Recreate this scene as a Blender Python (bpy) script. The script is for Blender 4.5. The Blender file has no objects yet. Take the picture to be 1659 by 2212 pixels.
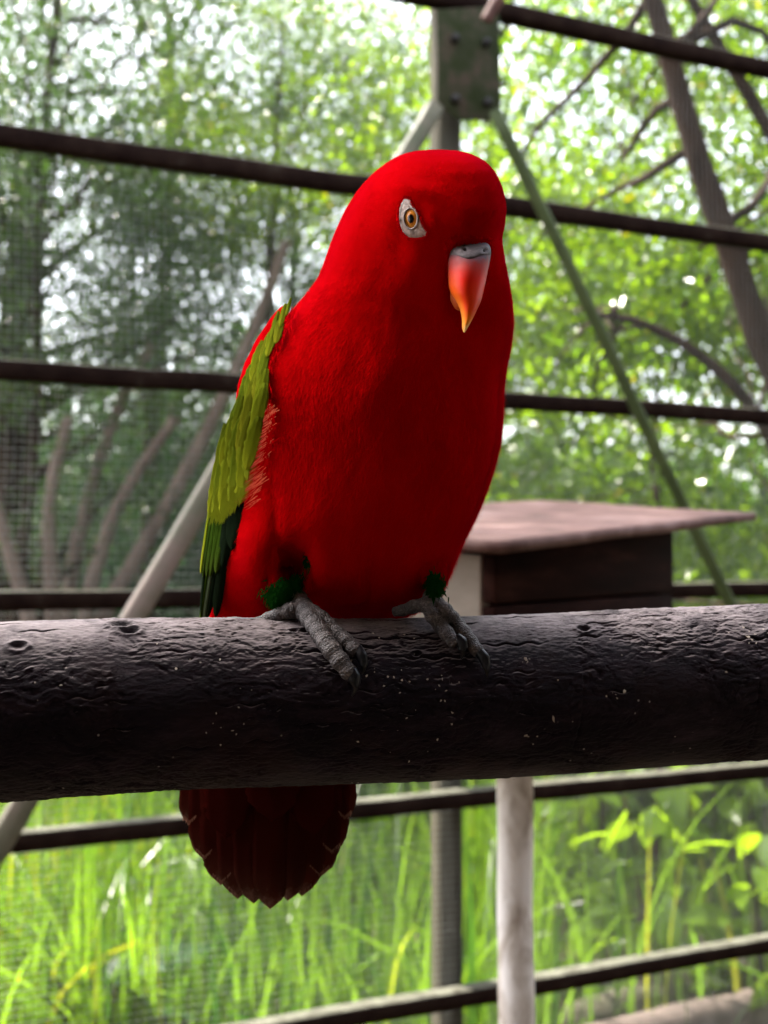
import bpy, math, random
import numpy as np
from mathutils import Vector, Matrix

# ------------------------------------------------------------------ camera, sky, sun, exposure
scene = bpy.context.scene
COL = scene.collection
F = 2410.0            # focal length in units of the 1659 px wide layout grid
CX, CY, EYE = 829.5, 1106.0, 1.5
PITCH = math.atan(94.0 / F)
cp, sp = math.cos(PITCH), math.sin(PITCH)

cam = bpy.data.cameras.new("camera")
cam_o = bpy.data.objects.new("camera", cam)
COL.objects.link(cam_o)
cam_o.location = (0, 0, EYE)
cam_o.rotation_euler = (math.pi / 2 + PITCH, 0, 0)
cam.sensor_fit = 'HORIZONTAL'
cam.sensor_width = 36.0
cam.lens = 36.0 * F / 1659.0
cam.clip_start = 0.02
cam.clip_end = 500
cam.dof.use_dof = True
cam.dof.focus_distance = 0.436
cam.dof.aperture_fstop = 15.2
scene.camera = cam_o

SUN_EL, SUN_AZ = 58.0, -55.0      # azimuth from +Y (ahead), negative = to the left
w = bpy.data.worlds.new("World")
scene.world = w
w.use_nodes = True
nt = w.node_tree
nt.nodes.clear()
sky = nt.nodes.new('ShaderNodeTexSky')
sky.sky_type = 'NISHITA'
sky.sun_disc = False
sky.sun_elevation = math.radians(SUN_EL)
sky.sun_rotation = math.radians(SUN_AZ)
sky.air_density = 1.0
sky.dust_density = 4.0
hs = nt.nodes.new('ShaderNodeHueSaturation')
hs.inputs['Saturation'].default_value = 0.38
bg = nt.nodes.new('ShaderNodeBackground')
bg.inputs['Strength'].default_value = 0.15
wo = nt.nodes.new('ShaderNodeOutputWorld')
nt.links.new(sky.outputs[0], hs.inputs['Color'])
nt.links.new(hs.outputs[0], bg.inputs[0])
nt.links.new(bg.outputs[0], wo.inputs[0])

sl = bpy.data.lights.new("sun", 'SUN')
sl.energy = 3.6
sl.angle = math.radians(0.6)
sl.color = (1.0, 0.93, 0.82)
so = bpy.data.objects.new("sun", sl)
COL.objects.link(so)
az, el = math.radians(SUN_AZ), math.radians(SUN_EL)
sd = Vector((math.sin(az) * math.cos(el), math.cos(az) * math.cos(el), math.sin(el)))
so.rotation_euler = (-sd).to_track_quat('-Z', 'Y').to_euler()
so.location = (0, 0, 12)

scene.view_settings.view_transform = 'Standard'
scene.view_settings.look = 'None'
scene.view_settings.exposure = 3.15
scene.view_settings.gamma = 1
scene.view_settings.use_curve_mapping = False
cy = scene.cycles
scene.render.engine = 'CYCLES'
cy.use_denoising = True
cy.max_bounces = 8
cy.diffuse_bounces = 4
cy.transmission_bounces = 6
cy.transparent_max_bounces = 12
cy.sample_clamp_indirect = 6

rng = np.random.default_rng(7)
rnd = random.Random(11)

# ------------------------------------------------------------------ helpers
def P(px, py, d):
    """point at layout position (px, py), d metres ahead of the camera"""
    px = np.asarray(px, float); py = np.asarray(py, float); d = np.asarray(d, float)
    x = (px - CX) / F * d
    u = -(py - CY) / F * d
    return np.stack([x + 0 * d, d * cp - u * sp, EYE + d * sp + u * cp], -1)

def smooth_all(me):
    me.polygons.foreach_set('use_smooth', np.ones(len(me.polygons), bool))

def mesh_np(name, V, Fq, mat=None, parent=None, smooth=True, uv=None, attr=None, mats=None, midx=None):
    """V (n,3); Fq list of arrays (m,k)"""
    if isinstance(Fq, np.ndarray):
        Fq = [Fq]
    me = bpy.data.meshes.new(name)
    V = np.asarray(V, np.float32)
    me.vertices.add(len(V))
    me.vertices.foreach_set('co', V.ravel())
    nl = sum(f.size for f in Fq); npoly = sum(len(f) for f in Fq)
    me.loops.add(nl)
    me.loops.foreach_set('vertex_index', np.concatenate([f.ravel() for f in Fq]).astype(np.int32))
    me.polygons.add(npoly)
    starts, s = [], 0
    for f in Fq:
        k = f.shape[1]
        starts.append(s + np.arange(len(f)) * k); s += f.size
    me.polygons.foreach_set('loop_start', np.concatenate(starts).astype(np.int32))
    if smooth:
        smooth_all(me)
    if uv is not None:
        l = me.uv_layers.new(name='UVMap')
        li = np.concatenate([f.ravel() for f in Fq])
        l.data.foreach_set('uv', np.asarray(uv, np.float32)[li].ravel())
    if attr is not None:
        for k, a in attr.items():
            at = me.attributes.new(k, 'FLOAT', 'POINT')
            at.data.foreach_set('value', np.asarray(a, np.float32))
    for m in (mats or ([mat] if mat else [])):
        me.materials.append(m)
    if midx is not None:
        me.polygons.foreach_set('material_index', np.asarray(midx, np.int32))
    me.update(calc_edges=True)
    o = bpy.data.objects.new(name, me)
    COL.objects.link(o)
    if parent is not None:
        o.parent = parent
    return o

def tag(o, label=None, cat=None, group=None, kind=None):
    if label: o['label'] = label
    if cat: o['category'] = cat
    if group: o['group'] = group
    if kind: o['kind'] = kind
    return o

def empty(name, loc=(0, 0, 0), label=None, cat=None, group=None, rz=0):
    o = bpy.data.objects.new(name, None)
    COL.objects.link(o)
    o.location = loc
    o.rotation_euler = (0, 0, rz)
    o.empty_display_size = 0.1
    return tag(o, label, cat, group)

def keep(child, root):
    """parent a child whose vertices are in world space to a root that is not at the origin"""
    child.parent = root
    child.matrix_parent_inverse = Matrix.LocRotScale(root.location, root.rotation_euler, root.scale).inverted()
    return child

def hashn(ix, iy, iz, seed):
    h = (ix * 374761393 + iy * 668265263 + iz * 2147483647 + seed * 974711) & 0xFFFFFFFF
    h = ((h ^ (h >> 13)) * 1274126177) & 0xFFFFFFFF
    h = h ^ (h >> 16)
    return (h & 0xFFFFFF) / float(0xFFFFFF)

def vnoise(p, seed=0):
    p = np.asarray(p, float)
    i = np.floor(p).astype(np.int64); f = p - i
    f = f * f * (3 - 2 * f)
    r = 0
    for dx in (0, 1):
        for dy in (0, 1):
            for dz in (0, 1):
                wgt = (f[..., 0] if dx else 1 - f[..., 0]) * (f[..., 1] if dy else 1 - f[..., 1]) * (f[..., 2] if dz else 1 - f[..., 2])
                r = r + wgt * hashn(i[..., 0] + dx, i[..., 1] + dy, i[..., 2] + dz, seed)
    return r * 2 - 1

def fbm(p, octs=4, seed=0):
    a, r, t = 1.0, 0, 0
    p = np.asarray(p, float)
    for k in range(octs):
        r = r + a * vnoise(p * (2 ** k) + k * 17.3, seed + k); t += a; a *= .5
    return r / t

def grid_faces(n, m, wrap=False):
    """n rows x m columns"""
    i = np.arange(n - 1)[:, None]; j = np.arange(m if wrap else m - 1)[None, :]
    a = i * m + j; b = i * m + (j + 1) % m
    return np.stack([a, b, b + m, a + m], -1).reshape(-1, 4)

def norm(v):
    return v / np.maximum(np.linalg.norm(v, axis=-1, keepdims=True), 1e-12)

def tube_arrays(pts, rad, seg=12, caps=True, ell=None, up=None):
    """swept tube through pts with radii rad; returns V,F list"""
    pts = np.asarray(pts, float); n = len(pts)
    rad = np.broadcast_to(np.asarray(rad, float), (n,))
    T = np.gradient(pts, axis=0); T = norm(T)
    ref = np.array(up if up is not None else (0.13, 0.21, 0.97))
    A = norm(np.cross(T, ref)); B = np.cross(T, A)
    th = np.arange(seg) / seg * 2 * np.pi
    ea, eb = ell if ell else (1, 1)
    V = pts[:, None] + rad[:, None, None] * (ea * np.cos(th)[None, :, None] * A[:, None] + eb * np.sin(th)[None, :, None] * B[:, None])
    V = V.reshape(-1, 3)
    Fq = [grid_faces(n, seg, True)]
    if caps:
        V = np.vstack([V, pts[0], pts[-1]])
        a = np.arange(seg); b = (a + 1) % seg
        Fq.append(np.stack([a, np.full(seg, n * seg), b], -1)[:, ::-1][:, [0, 2, 1]])
        o = (n - 1) * seg
        Fq.append(np.stack([o + a, o + b, np.full(seg, n * seg + 1)], -1))
    return V, Fq

class Bag:
    """collects pieces into ONE mesh"""
    def __init__(s): s.V = []; s.F = {}; s.n = 0; s.A = []
    def add(s, V, Fl, tint=0.5):
        V = np.asarray(V, float)
        if isinstance(Fl, np.ndarray): Fl = [Fl]
        s.V.append(V)
        for f in Fl: s.F.setdefault(f.shape[1], []).append(f + s.n)
        s.n += len(V); s.A.append(np.broadcast_to(np.asarray(tint, float), (len(V),)))
    def build(s, name, mat, parent=None, smooth=True):
        V = np.vstack(s.V); Fl = [np.vstack(v) for v in s.F.values()]
        return mesh_np(name, V, Fl, mat, parent, smooth, attr={'tint': np.concatenate(s.A)})

BOXF = np.array([[0, 1, 3, 2], [4, 6, 7, 5], [0, 4, 5, 1], [2, 3, 7, 6], [0, 2, 6, 4], [1, 5, 7, 3]])
def box_arrays(c, ax, ay, az):
    """centre and three half-axis vectors"""
    c, ax, ay, az = [np.asarray(v, float) for v in (c, ax, ay, az)]
    return np.array([c + sx * ax + sy * ay + sz * az for sx in (-1, 1) for sy in (-1, 1) for sz in (-1, 1)]), BOXF

def bevel(o, wd=.002, seg=2):
    m = o.modifiers.new('bevel', 'BEVEL'); m.width = wd; m.segments = seg; m.limit_method = 'ANGLE'
    return o

def subdiv_bar(a, b, hw, hh, up, n=24, wob=0.0, seed=0, rnd_edge=.18):
    """bar of rounded rectangular section from a to b"""
    a = np.asarray(a, float); b = np.asarray(b, float)
    t = np.linspace(0, 1, n)[:, None]
    C = a + (b - a) * t
    d = norm(b - a); u = np.asarray(up, float); u = norm(u - d * np.dot(u, d)); s = np.cross(d, u)
    e = rnd_edge
    sec = np.array([(-1 + e, -1), (1 - e, -1), (1, -1 + e), (1, 1 - e), (1 - e, 1), (-1 + e, 1), (-1, 1 - e), (-1, -1 + e)])
    V = C[:, None] + sec[None, :, 0, None] * hw * s + sec[None, :, 1, None] * hh * u
    if wob:
        V = V + wob * np.stack([fbm(V * 6 + k * 9, 2, seed + k) for k in range(3)], -1)
    m = 8
    Fl = [grid_faces(n, m, True), np.array([[7, 6, 5, 4, 3, 2, 1, 0]]), np.array([[0, 1, 2, 3, 4, 5, 6, 7]]) + (n - 1) * m]
    return V.reshape(-1, 3), Fl

# ------------------------------------------------------------------ materials
def newmat(name):
    m = bpy.data.materials.new(name); m.use_nodes = True
    t = m.node_tree; t.nodes.clear()
    out = t.nodes.new('ShaderNodeOutputMaterial')
    return m, t, out

def N(t, kind, **kw):
    n = t.nodes.new(kind)
    for k, v in kw.items():
        if k.startswith('_'):
            setattr(n, k[1:], v)
        else:
            n.inputs[k.replace('__', ' ')].default_value = v
    return n

def ramp(t, fac, stops):
    r = t.nodes.new('ShaderNodeValToRGB')
    e = r.color_ramp.elements
    while len(e) < len(stops): e.new(0.5)
    for q, (p, c) in zip(e, stops):
        q.position = p; q.color = (*c, 1)
    t.links.new(fac, r.inputs[0])
    return r.outputs[0]

def noise_fac(t, scale, detail=5, rough=.6, stretch=None, dist=0, coord='Object'):
    tc = t.nodes.new('ShaderNodeTexCoord')
    src = tc.outputs[coord]
    if stretch:
        mp = t.nodes.new('ShaderNodeMapping'); mp.inputs['Scale'].default_value = stretch
        t.links.new(src, mp.inputs[0]); src = mp.outputs[0]
    n = N(t, 'ShaderNodeTexNoise', Scale=scale, Detail=detail, Roughness=rough, Distortion=dist)
    t.links.new(src, n.inputs['Vector'])
    return n.outputs['Fac']

def rough_mat(name, stops, scale=20, rough=.8, bump=.3, bscale=80, stretch=None, detail=6, spec=.3, dist=.0, bdist=.002):
    m, t, out = newmat(name)
    b = N(t, 'ShaderNodeBsdfPrincipled', Roughness=rough)
    b.inputs['Specular IOR Level'].default_value = spec
    f = noise_fac(t, scale, detail, .65, stretch, dist)
    t.links.new(ramp(t, f, stops), b.inputs['Base Color'])
    if bump:
        f2 = noise_fac(t, bscale, 6, .7, stretch)
        bn = N(t, 'ShaderNodeBump', Strength=bump, Distance=bdist)
        t.links.new(f2, bn.inputs['Height']); t.links.new(bn.outputs[0], b.inputs['Normal'])
    t.links.new(b.outputs[0], out.inputs[0])
    return m

def leaf_mat(name, c0, c1, tr0, tr1, mixf=.45, rough=.45, spec=.5):
    """leaf: reflecting front, light through from behind; tint attribute varies leaf to leaf"""
    m, t, out = newmat(name)
    at = N(t, 'ShaderNodeAttribute'); at.attribute_name = 'tint'
    oi = t.nodes.new('ShaderNodeObjectInfo')
    ad = t.nodes.new('ShaderNodeMath'); ad.operation = 'MULTIPLY_ADD'
    t.links.new(oi.outputs['Random'], ad.inputs[0]); ad.inputs[1].default_value = .25
    sb = t.nodes.new('ShaderNodeMath'); sb.operation = 'SUBTRACT'; sb.inputs[1].default_value = .12
    t.links.new(at.outputs['Fac'], sb.inputs[0]); t.links.new(sb.outputs[0], ad.inputs[2])
    b = N(t, 'ShaderNodeBsdfPrincipled', Roughness=rough); b.inputs['Specular IOR Level'].default_value = spec
    tr = t.nodes.new('ShaderNodeBsdfTranslucent')
    t.links.new(ramp(t, ad.outputs[0], [(0, c0), (.75, c1), (.93, c1), (1, (c1[0] * 2.2, c1[1] * 1.15, c1[2] * .8))]), b.inputs['Base Color'])
    t.links.new(ramp(t, ad.outputs[0], [(0, tr0), (.75, tr1), (.93, tr1), (1, (tr1[0] * 1.7, tr1[1] * 1.0, tr1[2]))]), tr.inputs['Color'])
    mx = t.nodes.new('ShaderNodeMixShader'); mx.inputs[0].default_value = mixf
    t.links.new(b.outputs[0], mx.inputs[1]); t.links.new(tr.outputs[0], mx.inputs[2])
    t.links.new(mx.outputs[0], out.inputs[0])
    return m

def lit_top_mat(name, stops, top_light, scale=18):
    """painted metal with pale dust and algae lying on its upward faces"""
    m, t, out = newmat(name)
    b = N(t, 'ShaderNodeBsdfPrincipled', Roughness=.8); b.inputs['Specular IOR Level'].default_value = .04
    f = noise_fac(t, scale, 6, .65)
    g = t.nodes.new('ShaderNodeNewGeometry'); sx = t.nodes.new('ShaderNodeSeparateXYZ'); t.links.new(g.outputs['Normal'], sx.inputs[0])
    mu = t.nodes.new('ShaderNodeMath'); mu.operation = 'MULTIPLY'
    t.links.new(ramp(t, sx.outputs['Z'], [(.45, (0, 0, 0)), (.85, (1, 1, 1))]), mu.inputs[0])  # top light painted in: paler where faces point up
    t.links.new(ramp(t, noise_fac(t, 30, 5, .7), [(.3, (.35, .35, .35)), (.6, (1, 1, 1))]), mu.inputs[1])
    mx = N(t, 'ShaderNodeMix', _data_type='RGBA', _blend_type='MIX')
    t.links.new(mu.outputs[0], mx.inputs[0]); t.links.new(ramp(t, f, stops), mx.inputs[6]); mx.inputs[7].default_value = (*top_light, 1)
    t.links.new(mx.outputs[2], b.inputs['Base Color'])
    bn = N(t, 'ShaderNodeBump', Strength=.25, Distance=.002)
    t.links.new(noise_fac(t, 120, 5, .7), bn.inputs['Height']); t.links.new(bn.outputs[0], b.inputs['Normal'])
    t.links.new(b.outputs[0], out.inputs[0])
    return m

M = {}
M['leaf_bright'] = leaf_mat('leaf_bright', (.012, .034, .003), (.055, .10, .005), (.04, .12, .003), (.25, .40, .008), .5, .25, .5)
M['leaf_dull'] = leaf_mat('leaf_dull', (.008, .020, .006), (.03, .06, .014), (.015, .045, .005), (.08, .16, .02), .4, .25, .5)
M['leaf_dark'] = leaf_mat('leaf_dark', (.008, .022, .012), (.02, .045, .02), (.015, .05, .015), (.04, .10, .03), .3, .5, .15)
M['grass'] = leaf_mat('grass', (.006, .022, .003), (.05, .092, .009), (.015, .07, .005), (.19, .34, .014), .5, .3, .65)
M['bark_bg'] = rough_mat('bark_bg', [(.3, (.010, .006, .0045)), (.7, (.038, .024, .017))], 14, .9, .5, 30, (1, 1, .3), spec=.05)
M['bark_pale'] = rough_mat('bark_pale', [(.3, (.07, .045, .035)), (.7, (.17, .12, .095))], 10, .9, .4, 30, (1, 1, .3))
M['soil'] = rough_mat('soil', [(.3, (.03, .022, .015)), (.55, (.07, .05, .03)), (.75, (.11, .09, .045))], 9, .95, .6, 40)
M['rail'] = lit_top_mat('rail', [(.35, (.006, .0025, .002)), (.6, (.013, .007, .005)), (.8, (.03, .024, .018))], (.11, .11, .085))
M['post'] = rough_mat('post', [(.3, (.03, .026, .017)), (.7, (.075, .066, .046))], 9, .8, .2, 90, (1, 1, .25), spec=.1)
M['plate'] = rough_mat('plate', [(.35, (.012, .017, .004)), (.5, (.022, .024, .011)), (.65, (.045, .031, .022))], 22, .8, .25, 120, None, 5, spec=.1)
M['brace'] = rough_mat('brace', [(.35, (.05, .054, .024)), (.5, (.08, .07, .042)), (.68, (.14, .095, .075))], 7, .6, .2, 120, None, 5)
M['brace_green'] = rough_mat('brace_green', [(.35, (.02, .032, .006)), (.65, (.045, .06, .016))], 12, .7, .2, 120)
M['wire'] = rough_mat('wire', [(.3, (.05, .055, .05)), (.7, (.11, .115, .11))], 20, .5, 0)
M['bolt'] = rough_mat('bolt', [(.3, (.004, .003, .003)), (.7, (.010, .008, .007))], 60, .6, .2, 200)
M['box_dark'] = rough_mat('box_dark', [(.3, (.005, .0018, .0014)), (.55, (.013, .0045, .0035)), (.75, (.04, .016, .012))], 6, .8, .3, 60, (1, 1, 6), spec=.03)  # unlit front put into the colour, far darker than the end
M['box_pale'] = rough_mat('box_pale', [(.3, (.20, .175, .145)), (.7, (.34, .30, .26))], 8, .8, .3, 60, (1, 1, 3))  # light on the end put into the colour, paler than the front
M['lid'] = rough_mat('lid', [(.3, (.035, .014, .011)), (.5, (.10, .048, .040)), (.72, (.20, .125, .115))], 4, .75, .4, 60, (3, 3, 3))
M['pale_post'] = rough_mat('pale_post', [(.34, (.16, .11, .08)), (.46, (.42, .37, .33)), (.58, (.72, .69, .68))], 16, .6, .25, 90, (1, 1, .6), 7, .4, .6)
M['log'] = rough_mat('log', [(.3, (.035, .024, .019)), (.7, (.13, .10, .088))], 9, .9, .5, 50, (.4, 2, 2))
M['moss'] = rough_mat('moss', [(.3, (.02, .025, .01)), (.7, (.07, .06, .04))], 20, .95, .6, 60)
M['planks'] = rough_mat('planks', [(.3, (.42, .37, .33)), (.7, (.60, .55, .50))], 6, .85, .3, 60)  # kept pale so the added boards bounce fill onto the bird
M['flower'] = rough_mat('flower', [(.3, (.55, .42, .03)), (.7, (.7, .55, .06))], 10, .7, 0)

# bark of the perch
def perch_bark():
    m, t, out = newmat('perch_bark')
    b = N(t, 'ShaderNodeBsdfPrincipled', Roughness=.6); b.inputs['Specular IOR Level'].default_value = .09
    f = noise_fac(t, 60, 8, .7, (.5, 1.4, 1.4), .4)
    base = ramp(t, f, [(.28, (.0025, .0008, .0022)), (.5, (.007, .003, .0065)), (.66, (.020, .011, .017)), (.78, (.09, .07, .072))])
    # reddish weathered patches
    f2 = noise_fac(t, 22, 4, .6)
    mx = N(t, 'ShaderNodeMix', _data_type='RGBA', _blend_type='MIX')
    t.links.new(ramp(t, f2, [(.52, (0, 0, 0)), (.7, (.5, .5, .5))]), mx.inputs[0])
    t.links.new(base, mx.inputs[6]); mx.inputs[7].default_value = (.020, .006, .005, 1)
    # fine pale dusty specks
    tc = t.nodes.new('ShaderNodeTexCoord')
    vo = N(t, 'ShaderNodeTexVoronoi', Scale=240.0); t.links.new(tc.outputs['Object'], vo.inputs['Vector'])
    sp_ = ramp(t, vo.outputs['Distance'], [(.05, (1, 1, 1)), (.13, (0, 0, 0))])
    f3 = noise_fac(t, 75, 3, .5)
    k = t.nodes.new('ShaderNodeMath'); k.operation = 'MULTIPLY'
    t.links.new(sp_, k.inputs[0]); t.links.new(ramp(t, f3, [(.58, (0, 0, 0)), (.66, (.8, .8, .8))]), k.inputs[1])
    mx2 = N(t, 'ShaderNodeMix', _data_type='RGBA', _blend_type='MIX')
    t.links.new(k.outputs[0], mx2.inputs[0]); t.links.new(mx.outputs[2], mx2.inputs[6]); mx2.inputs[7].default_value = (.38, .33, .29, 1)
    # light from above painted in as grey, with some wear, on the upper side
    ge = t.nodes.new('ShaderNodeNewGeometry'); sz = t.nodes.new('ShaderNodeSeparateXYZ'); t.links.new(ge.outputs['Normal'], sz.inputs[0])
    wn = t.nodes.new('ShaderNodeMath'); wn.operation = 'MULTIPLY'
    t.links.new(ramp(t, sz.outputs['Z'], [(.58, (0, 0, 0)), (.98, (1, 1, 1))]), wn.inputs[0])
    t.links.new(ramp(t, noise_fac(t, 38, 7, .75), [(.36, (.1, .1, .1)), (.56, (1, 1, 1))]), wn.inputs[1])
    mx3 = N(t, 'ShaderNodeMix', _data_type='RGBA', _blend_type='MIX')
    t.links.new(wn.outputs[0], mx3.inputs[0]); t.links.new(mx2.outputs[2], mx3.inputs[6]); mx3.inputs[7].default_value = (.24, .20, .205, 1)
    t.links.new(mx3.outputs[2], b.inputs['Base Color'])
    g = noise_fac(t, 520, 8, .8, (.45, 1.4, 1.4), .9)
    bn = N(t, 'ShaderNodeBump', Strength=.9, Distance=.0011)
    t.links.new(g, bn.inputs['Height']); t.links.new(bn.outputs[0], b.inputs['Normal'])
    t.links.new(b.outputs[0], out.inputs[0])
    return m
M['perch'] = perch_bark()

def feather_mat(name, stops, trans, mixf=.25, rough=.6, sheen=.2, barb=420, along=True):
    """stops run along the feather (uv v); barbs are fine oblique ridges"""
    m, t, out = newmat(name)
    b = N(t, 'ShaderNodeBsdfPrincipled', Roughness=rough)
    b.inputs['Specular IOR Level'].default_value = .0
    b.inputs['Sheen Weight'].default_value = sheen
    uv = t.nodes.new('ShaderNodeUVMap')
    sx = t.nodes.new('ShaderNodeSeparateXYZ'); t.links.new(uv.outputs[0], sx.inputs[0])
    nz = noise_fac(t, 350, 3, .6)
    ad = t.nodes.new('ShaderNodeMath'); ad.operation = 'MULTIPLY_ADD'; ad.inputs[1].default_value = .16
    t.links.new(nz, ad.inputs[0]); t.links.new(sx.outputs['Y'], ad.inputs[2])
    sb = t.nodes.new('ShaderNodeMath'); sb.operation = 'SUBTRACT'; sb.inputs[1].default_value = .08
    t.links.new(ad.outputs[0], sb.inputs[0])
    t.links.new(ramp(t, sb.outputs[0], stops), b.inputs['Base Color'])
    # barbs: v - |u-.5| sawtooth
    ab = t.nodes.new('ShaderNodeMath'); ab.operation = 'ABSOLUTE'
    s2 = t.nodes.new('ShaderNodeMath'); s2.operation = 'SUBTRACT'; s2.inputs[1].default_value = .5
    t.links.new(sx.outputs['X'], s2.inputs[0]); t.links.new(s2.outputs[0], ab.inputs[0])
    ma = t.nodes.new('ShaderNodeMath'); ma.operation = 'MULTIPLY_ADD'; ma.inputs[1].default_value = -.35
    t.links.new(ab.outputs[0], ma.inputs[0]); t.links.new(sx.outputs['Y'], ma.inputs[2])
    mu = t.nodes.new('ShaderNodeMath'); mu.operation = 'MULTIPLY'; mu.inputs[1].default_value = barb
    t.links.new(ma.outputs[0], mu.inputs[0])
    si = t.nodes.new('ShaderNodeMath'); si.operation = 'SINE'; t.links.new(mu.outputs[0], si.inputs[0])
    bn = N(t, 'ShaderNodeBump', Strength=.35, Distance=.0003)
    t.links.new(si.outputs[0], bn.inputs['Height']); t.links.new(bn.outputs[0], b.inputs['Normal'])
    tr = t.nodes.new('ShaderNodeBsdfTranslucent'); tr.inputs[0].default_value = (*trans, 1)
    mx = t.nodes.new('ShaderNodeMixShader'); mx.inputs[0].default_value = mixf
    t.links.new(b.outputs[0], mx.inputs[1]); t.links.new(tr.outputs[0], mx.inputs[2])
    t.links.new(mx.outputs[0], out.inputs[0])
    return m
M['f_green'] = feather_mat('feather_yellow_green', [(0, (.085, .11, .006)), (.55, (.135, .165, .008)), (1, (.23, .25, .012))], (.34, .38, .01), .2, .6, 0)
M['f_green2'] = feather_mat('feather_green', [(0, (.065, .095, .006)), (.6, (.11, .145, .008)), (1, (.19, .215, .012))], (.26, .34, .02), .2, .65, 0)
M['f_green3'] = feather_mat('feather_olive', [(0, (.085, .10, .006)), (.6, (.13, .145, .008)), (1, (.22, .22, .012))], (.28, .32, .02), .2, .65, 0)
M['f_mid'] = feather_mat('feather_dark_green', [(0, (.012, .028, .003)), (.7, (.022, .045, .004)), (1, (.04, .065, .008))], (.05, .12, .01), .15, .6, 0)
M['f_dark'] = feather_mat('feather_black_green', [(0, (.003, .005, .003)), (1, (.006, .011, .005))], (.01, .03, .01), .05, .7, 0)
M['f_edge'] = feather_mat('feather_grey_green', [(0, (.03, .05, .02)), (1, (.06, .08, .045))], (.1, .2, .05), .1, .6, 0)
M['f_tailc'] = feather_mat('feather_tail_covert', [(0, (.022, .0015, .001)), (1, (.030, .003, .002))], (.2, .03, .015), .10, .8, 0)
M['f_tail'] = feather_mat('feather_tail', [(0, (.030, .002, .001)), (.8, (.022, .003, .002)), (.93, (.035, .010, .006)), (1, (.13, .07, .05))], (.40, .10, .05), .12, .85, 0)

def plumage_mat(name, c0, c1, trans, mixf=.2, sheen=.6, tint=(1, .25, .4), scale=60):
    m, t, out = newmat(name)
    b = N(t, 'ShaderNodeBsdfPrincipled', Roughness=.8)
    b.inputs['Specular IOR Level'].default_value = .0
    b.inputs['Sheen Weight'].default_value = sheen
    b.inputs['Sheen Roughness'].default_value = .4
    b.inputs['Sheen Tint'].default_value = (*tint, 1)
    f = noise_fac(t, scale, 5, .6, (1, 1, .4))
    t.links.new(ramp(t, f, [(.3, c0), (.7, c1)]), b.inputs['Base Color'])
    tr = t.nodes.new('ShaderNodeBsdfTranslucent'); tr.inputs[0].default_value = (*trans, 1)
    mx = t.nodes.new('ShaderNodeMixShader'); mx.inputs[0].default_value = mixf
    t.links.new(b.outputs[0], mx.inputs[1]); t.links.new(tr.outputs[0], mx.inputs[2])
    t.links.new(mx.outputs[0], out.inputs[0])
    return m
M['red'] = plumage_mat('red_plumage', (.31, .0003, .0004), (.42, .0005, .0006), (.4, .0008, .002), .1, .03, (1, .05, .5))
M['red_barb'] = plumage_mat('red_barbs', (.32, .0003, .0005), (.44, .0009, .0010), (.6, .003, .008), .18, .03, (1, .05, .5))
M['fringe'] = plumage_mat('fringe_barbs', (.60, .06, .03), (.7, .16, .08), (.8, .2, .1), .3, .3, (1, .6, .5))
M['thigh'] = plumage_mat('green_down', (.002, .018, .002), (.006, .042, .004), (.008, .05, .004), .25, .2, (.3, 1, .3))
M['greenbarb'] = plumage_mat('green_barbs', (.12, .15, .008), (.20, .22, .012), (.3, .36, .02), .25, .0)
M['tipbarb'] = plumage_mat('tail_tip_barbs', (.09, .04, .028), (.16, .08, .055), (.5, .22, .14), .35, .0)
M['skin'] = rough_mat('eye_skin', [(.3, (.11, .065, .05)), (.48, (.28, .19, .16)), (.66, (.42, .31, .27))], 460, .6, .35, 1500, None, 4, .4, 0, .0004)
M['skin_dark'] = rough_mat('eyelid_skin', [(.3, (.10, .07, .065)), (.7, (.22, .16, .14))], 900, .5, .4, 1500, None, 4, .5, 0, .0004)

def iris_mat():
    m, t, out = newmat('iris_orange')
    b = N(t, 'ShaderNodeBsdfPrincipled', Roughness=.12); b.inputs['Specular IOR Level'].default_value = .12
    uv = t.nodes.new('ShaderNodeUVMap'); sx = t.nodes.new('ShaderNodeSeparateXYZ'); t.links.new(uv.outputs[0], sx.inputs[0])
    t.links.new(ramp(t, sx.outputs['X'], [(0, (.0, .0, .0)), (.40, (.001, .001, .001)), (.46, (.35, .10, .015)), (.72, (.80, .30, .03)), (.95, (.8, .42, .2)), (1, (.1, .06, .05))]), b.inputs['Base Color'])
    t.links.new(b.outputs[0], out.inputs[0])
    return m
M['iris'] = iris_mat()

def simple(name, c, rough=.4, spec=.5, coat=0):
    m, t, out = newmat(name)
    b = N(t, 'ShaderNodeBsdfPrincipled', Roughness=rough); b.inputs['Base Color'].default_value = (*c, 1)
    b.inputs['Specular IOR Level'].default_value = spec; b.inputs['Coat Weight'].default_value = coat
    f = noise_fac(t, 900, 3, .5)
    bn = N(t, 'ShaderNodeBump', Strength=.15, Distance=.0003)
    t.links.new(f, bn.inputs['Height']); t.links.new(bn.outputs[0], b.inputs['Normal'])
    t.links.new(b.outputs[0], out.inputs[0]); return m
M['pupil'] = simple('pupil', (.002, .002, .002), .05, .8, 1)
M['claw'] = simple('claw_horn', (.004, .004, .006), .3, .22, 0)
M['nostril'] = simple('nostril', (.01, .006, .006), .8, .2)

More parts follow.
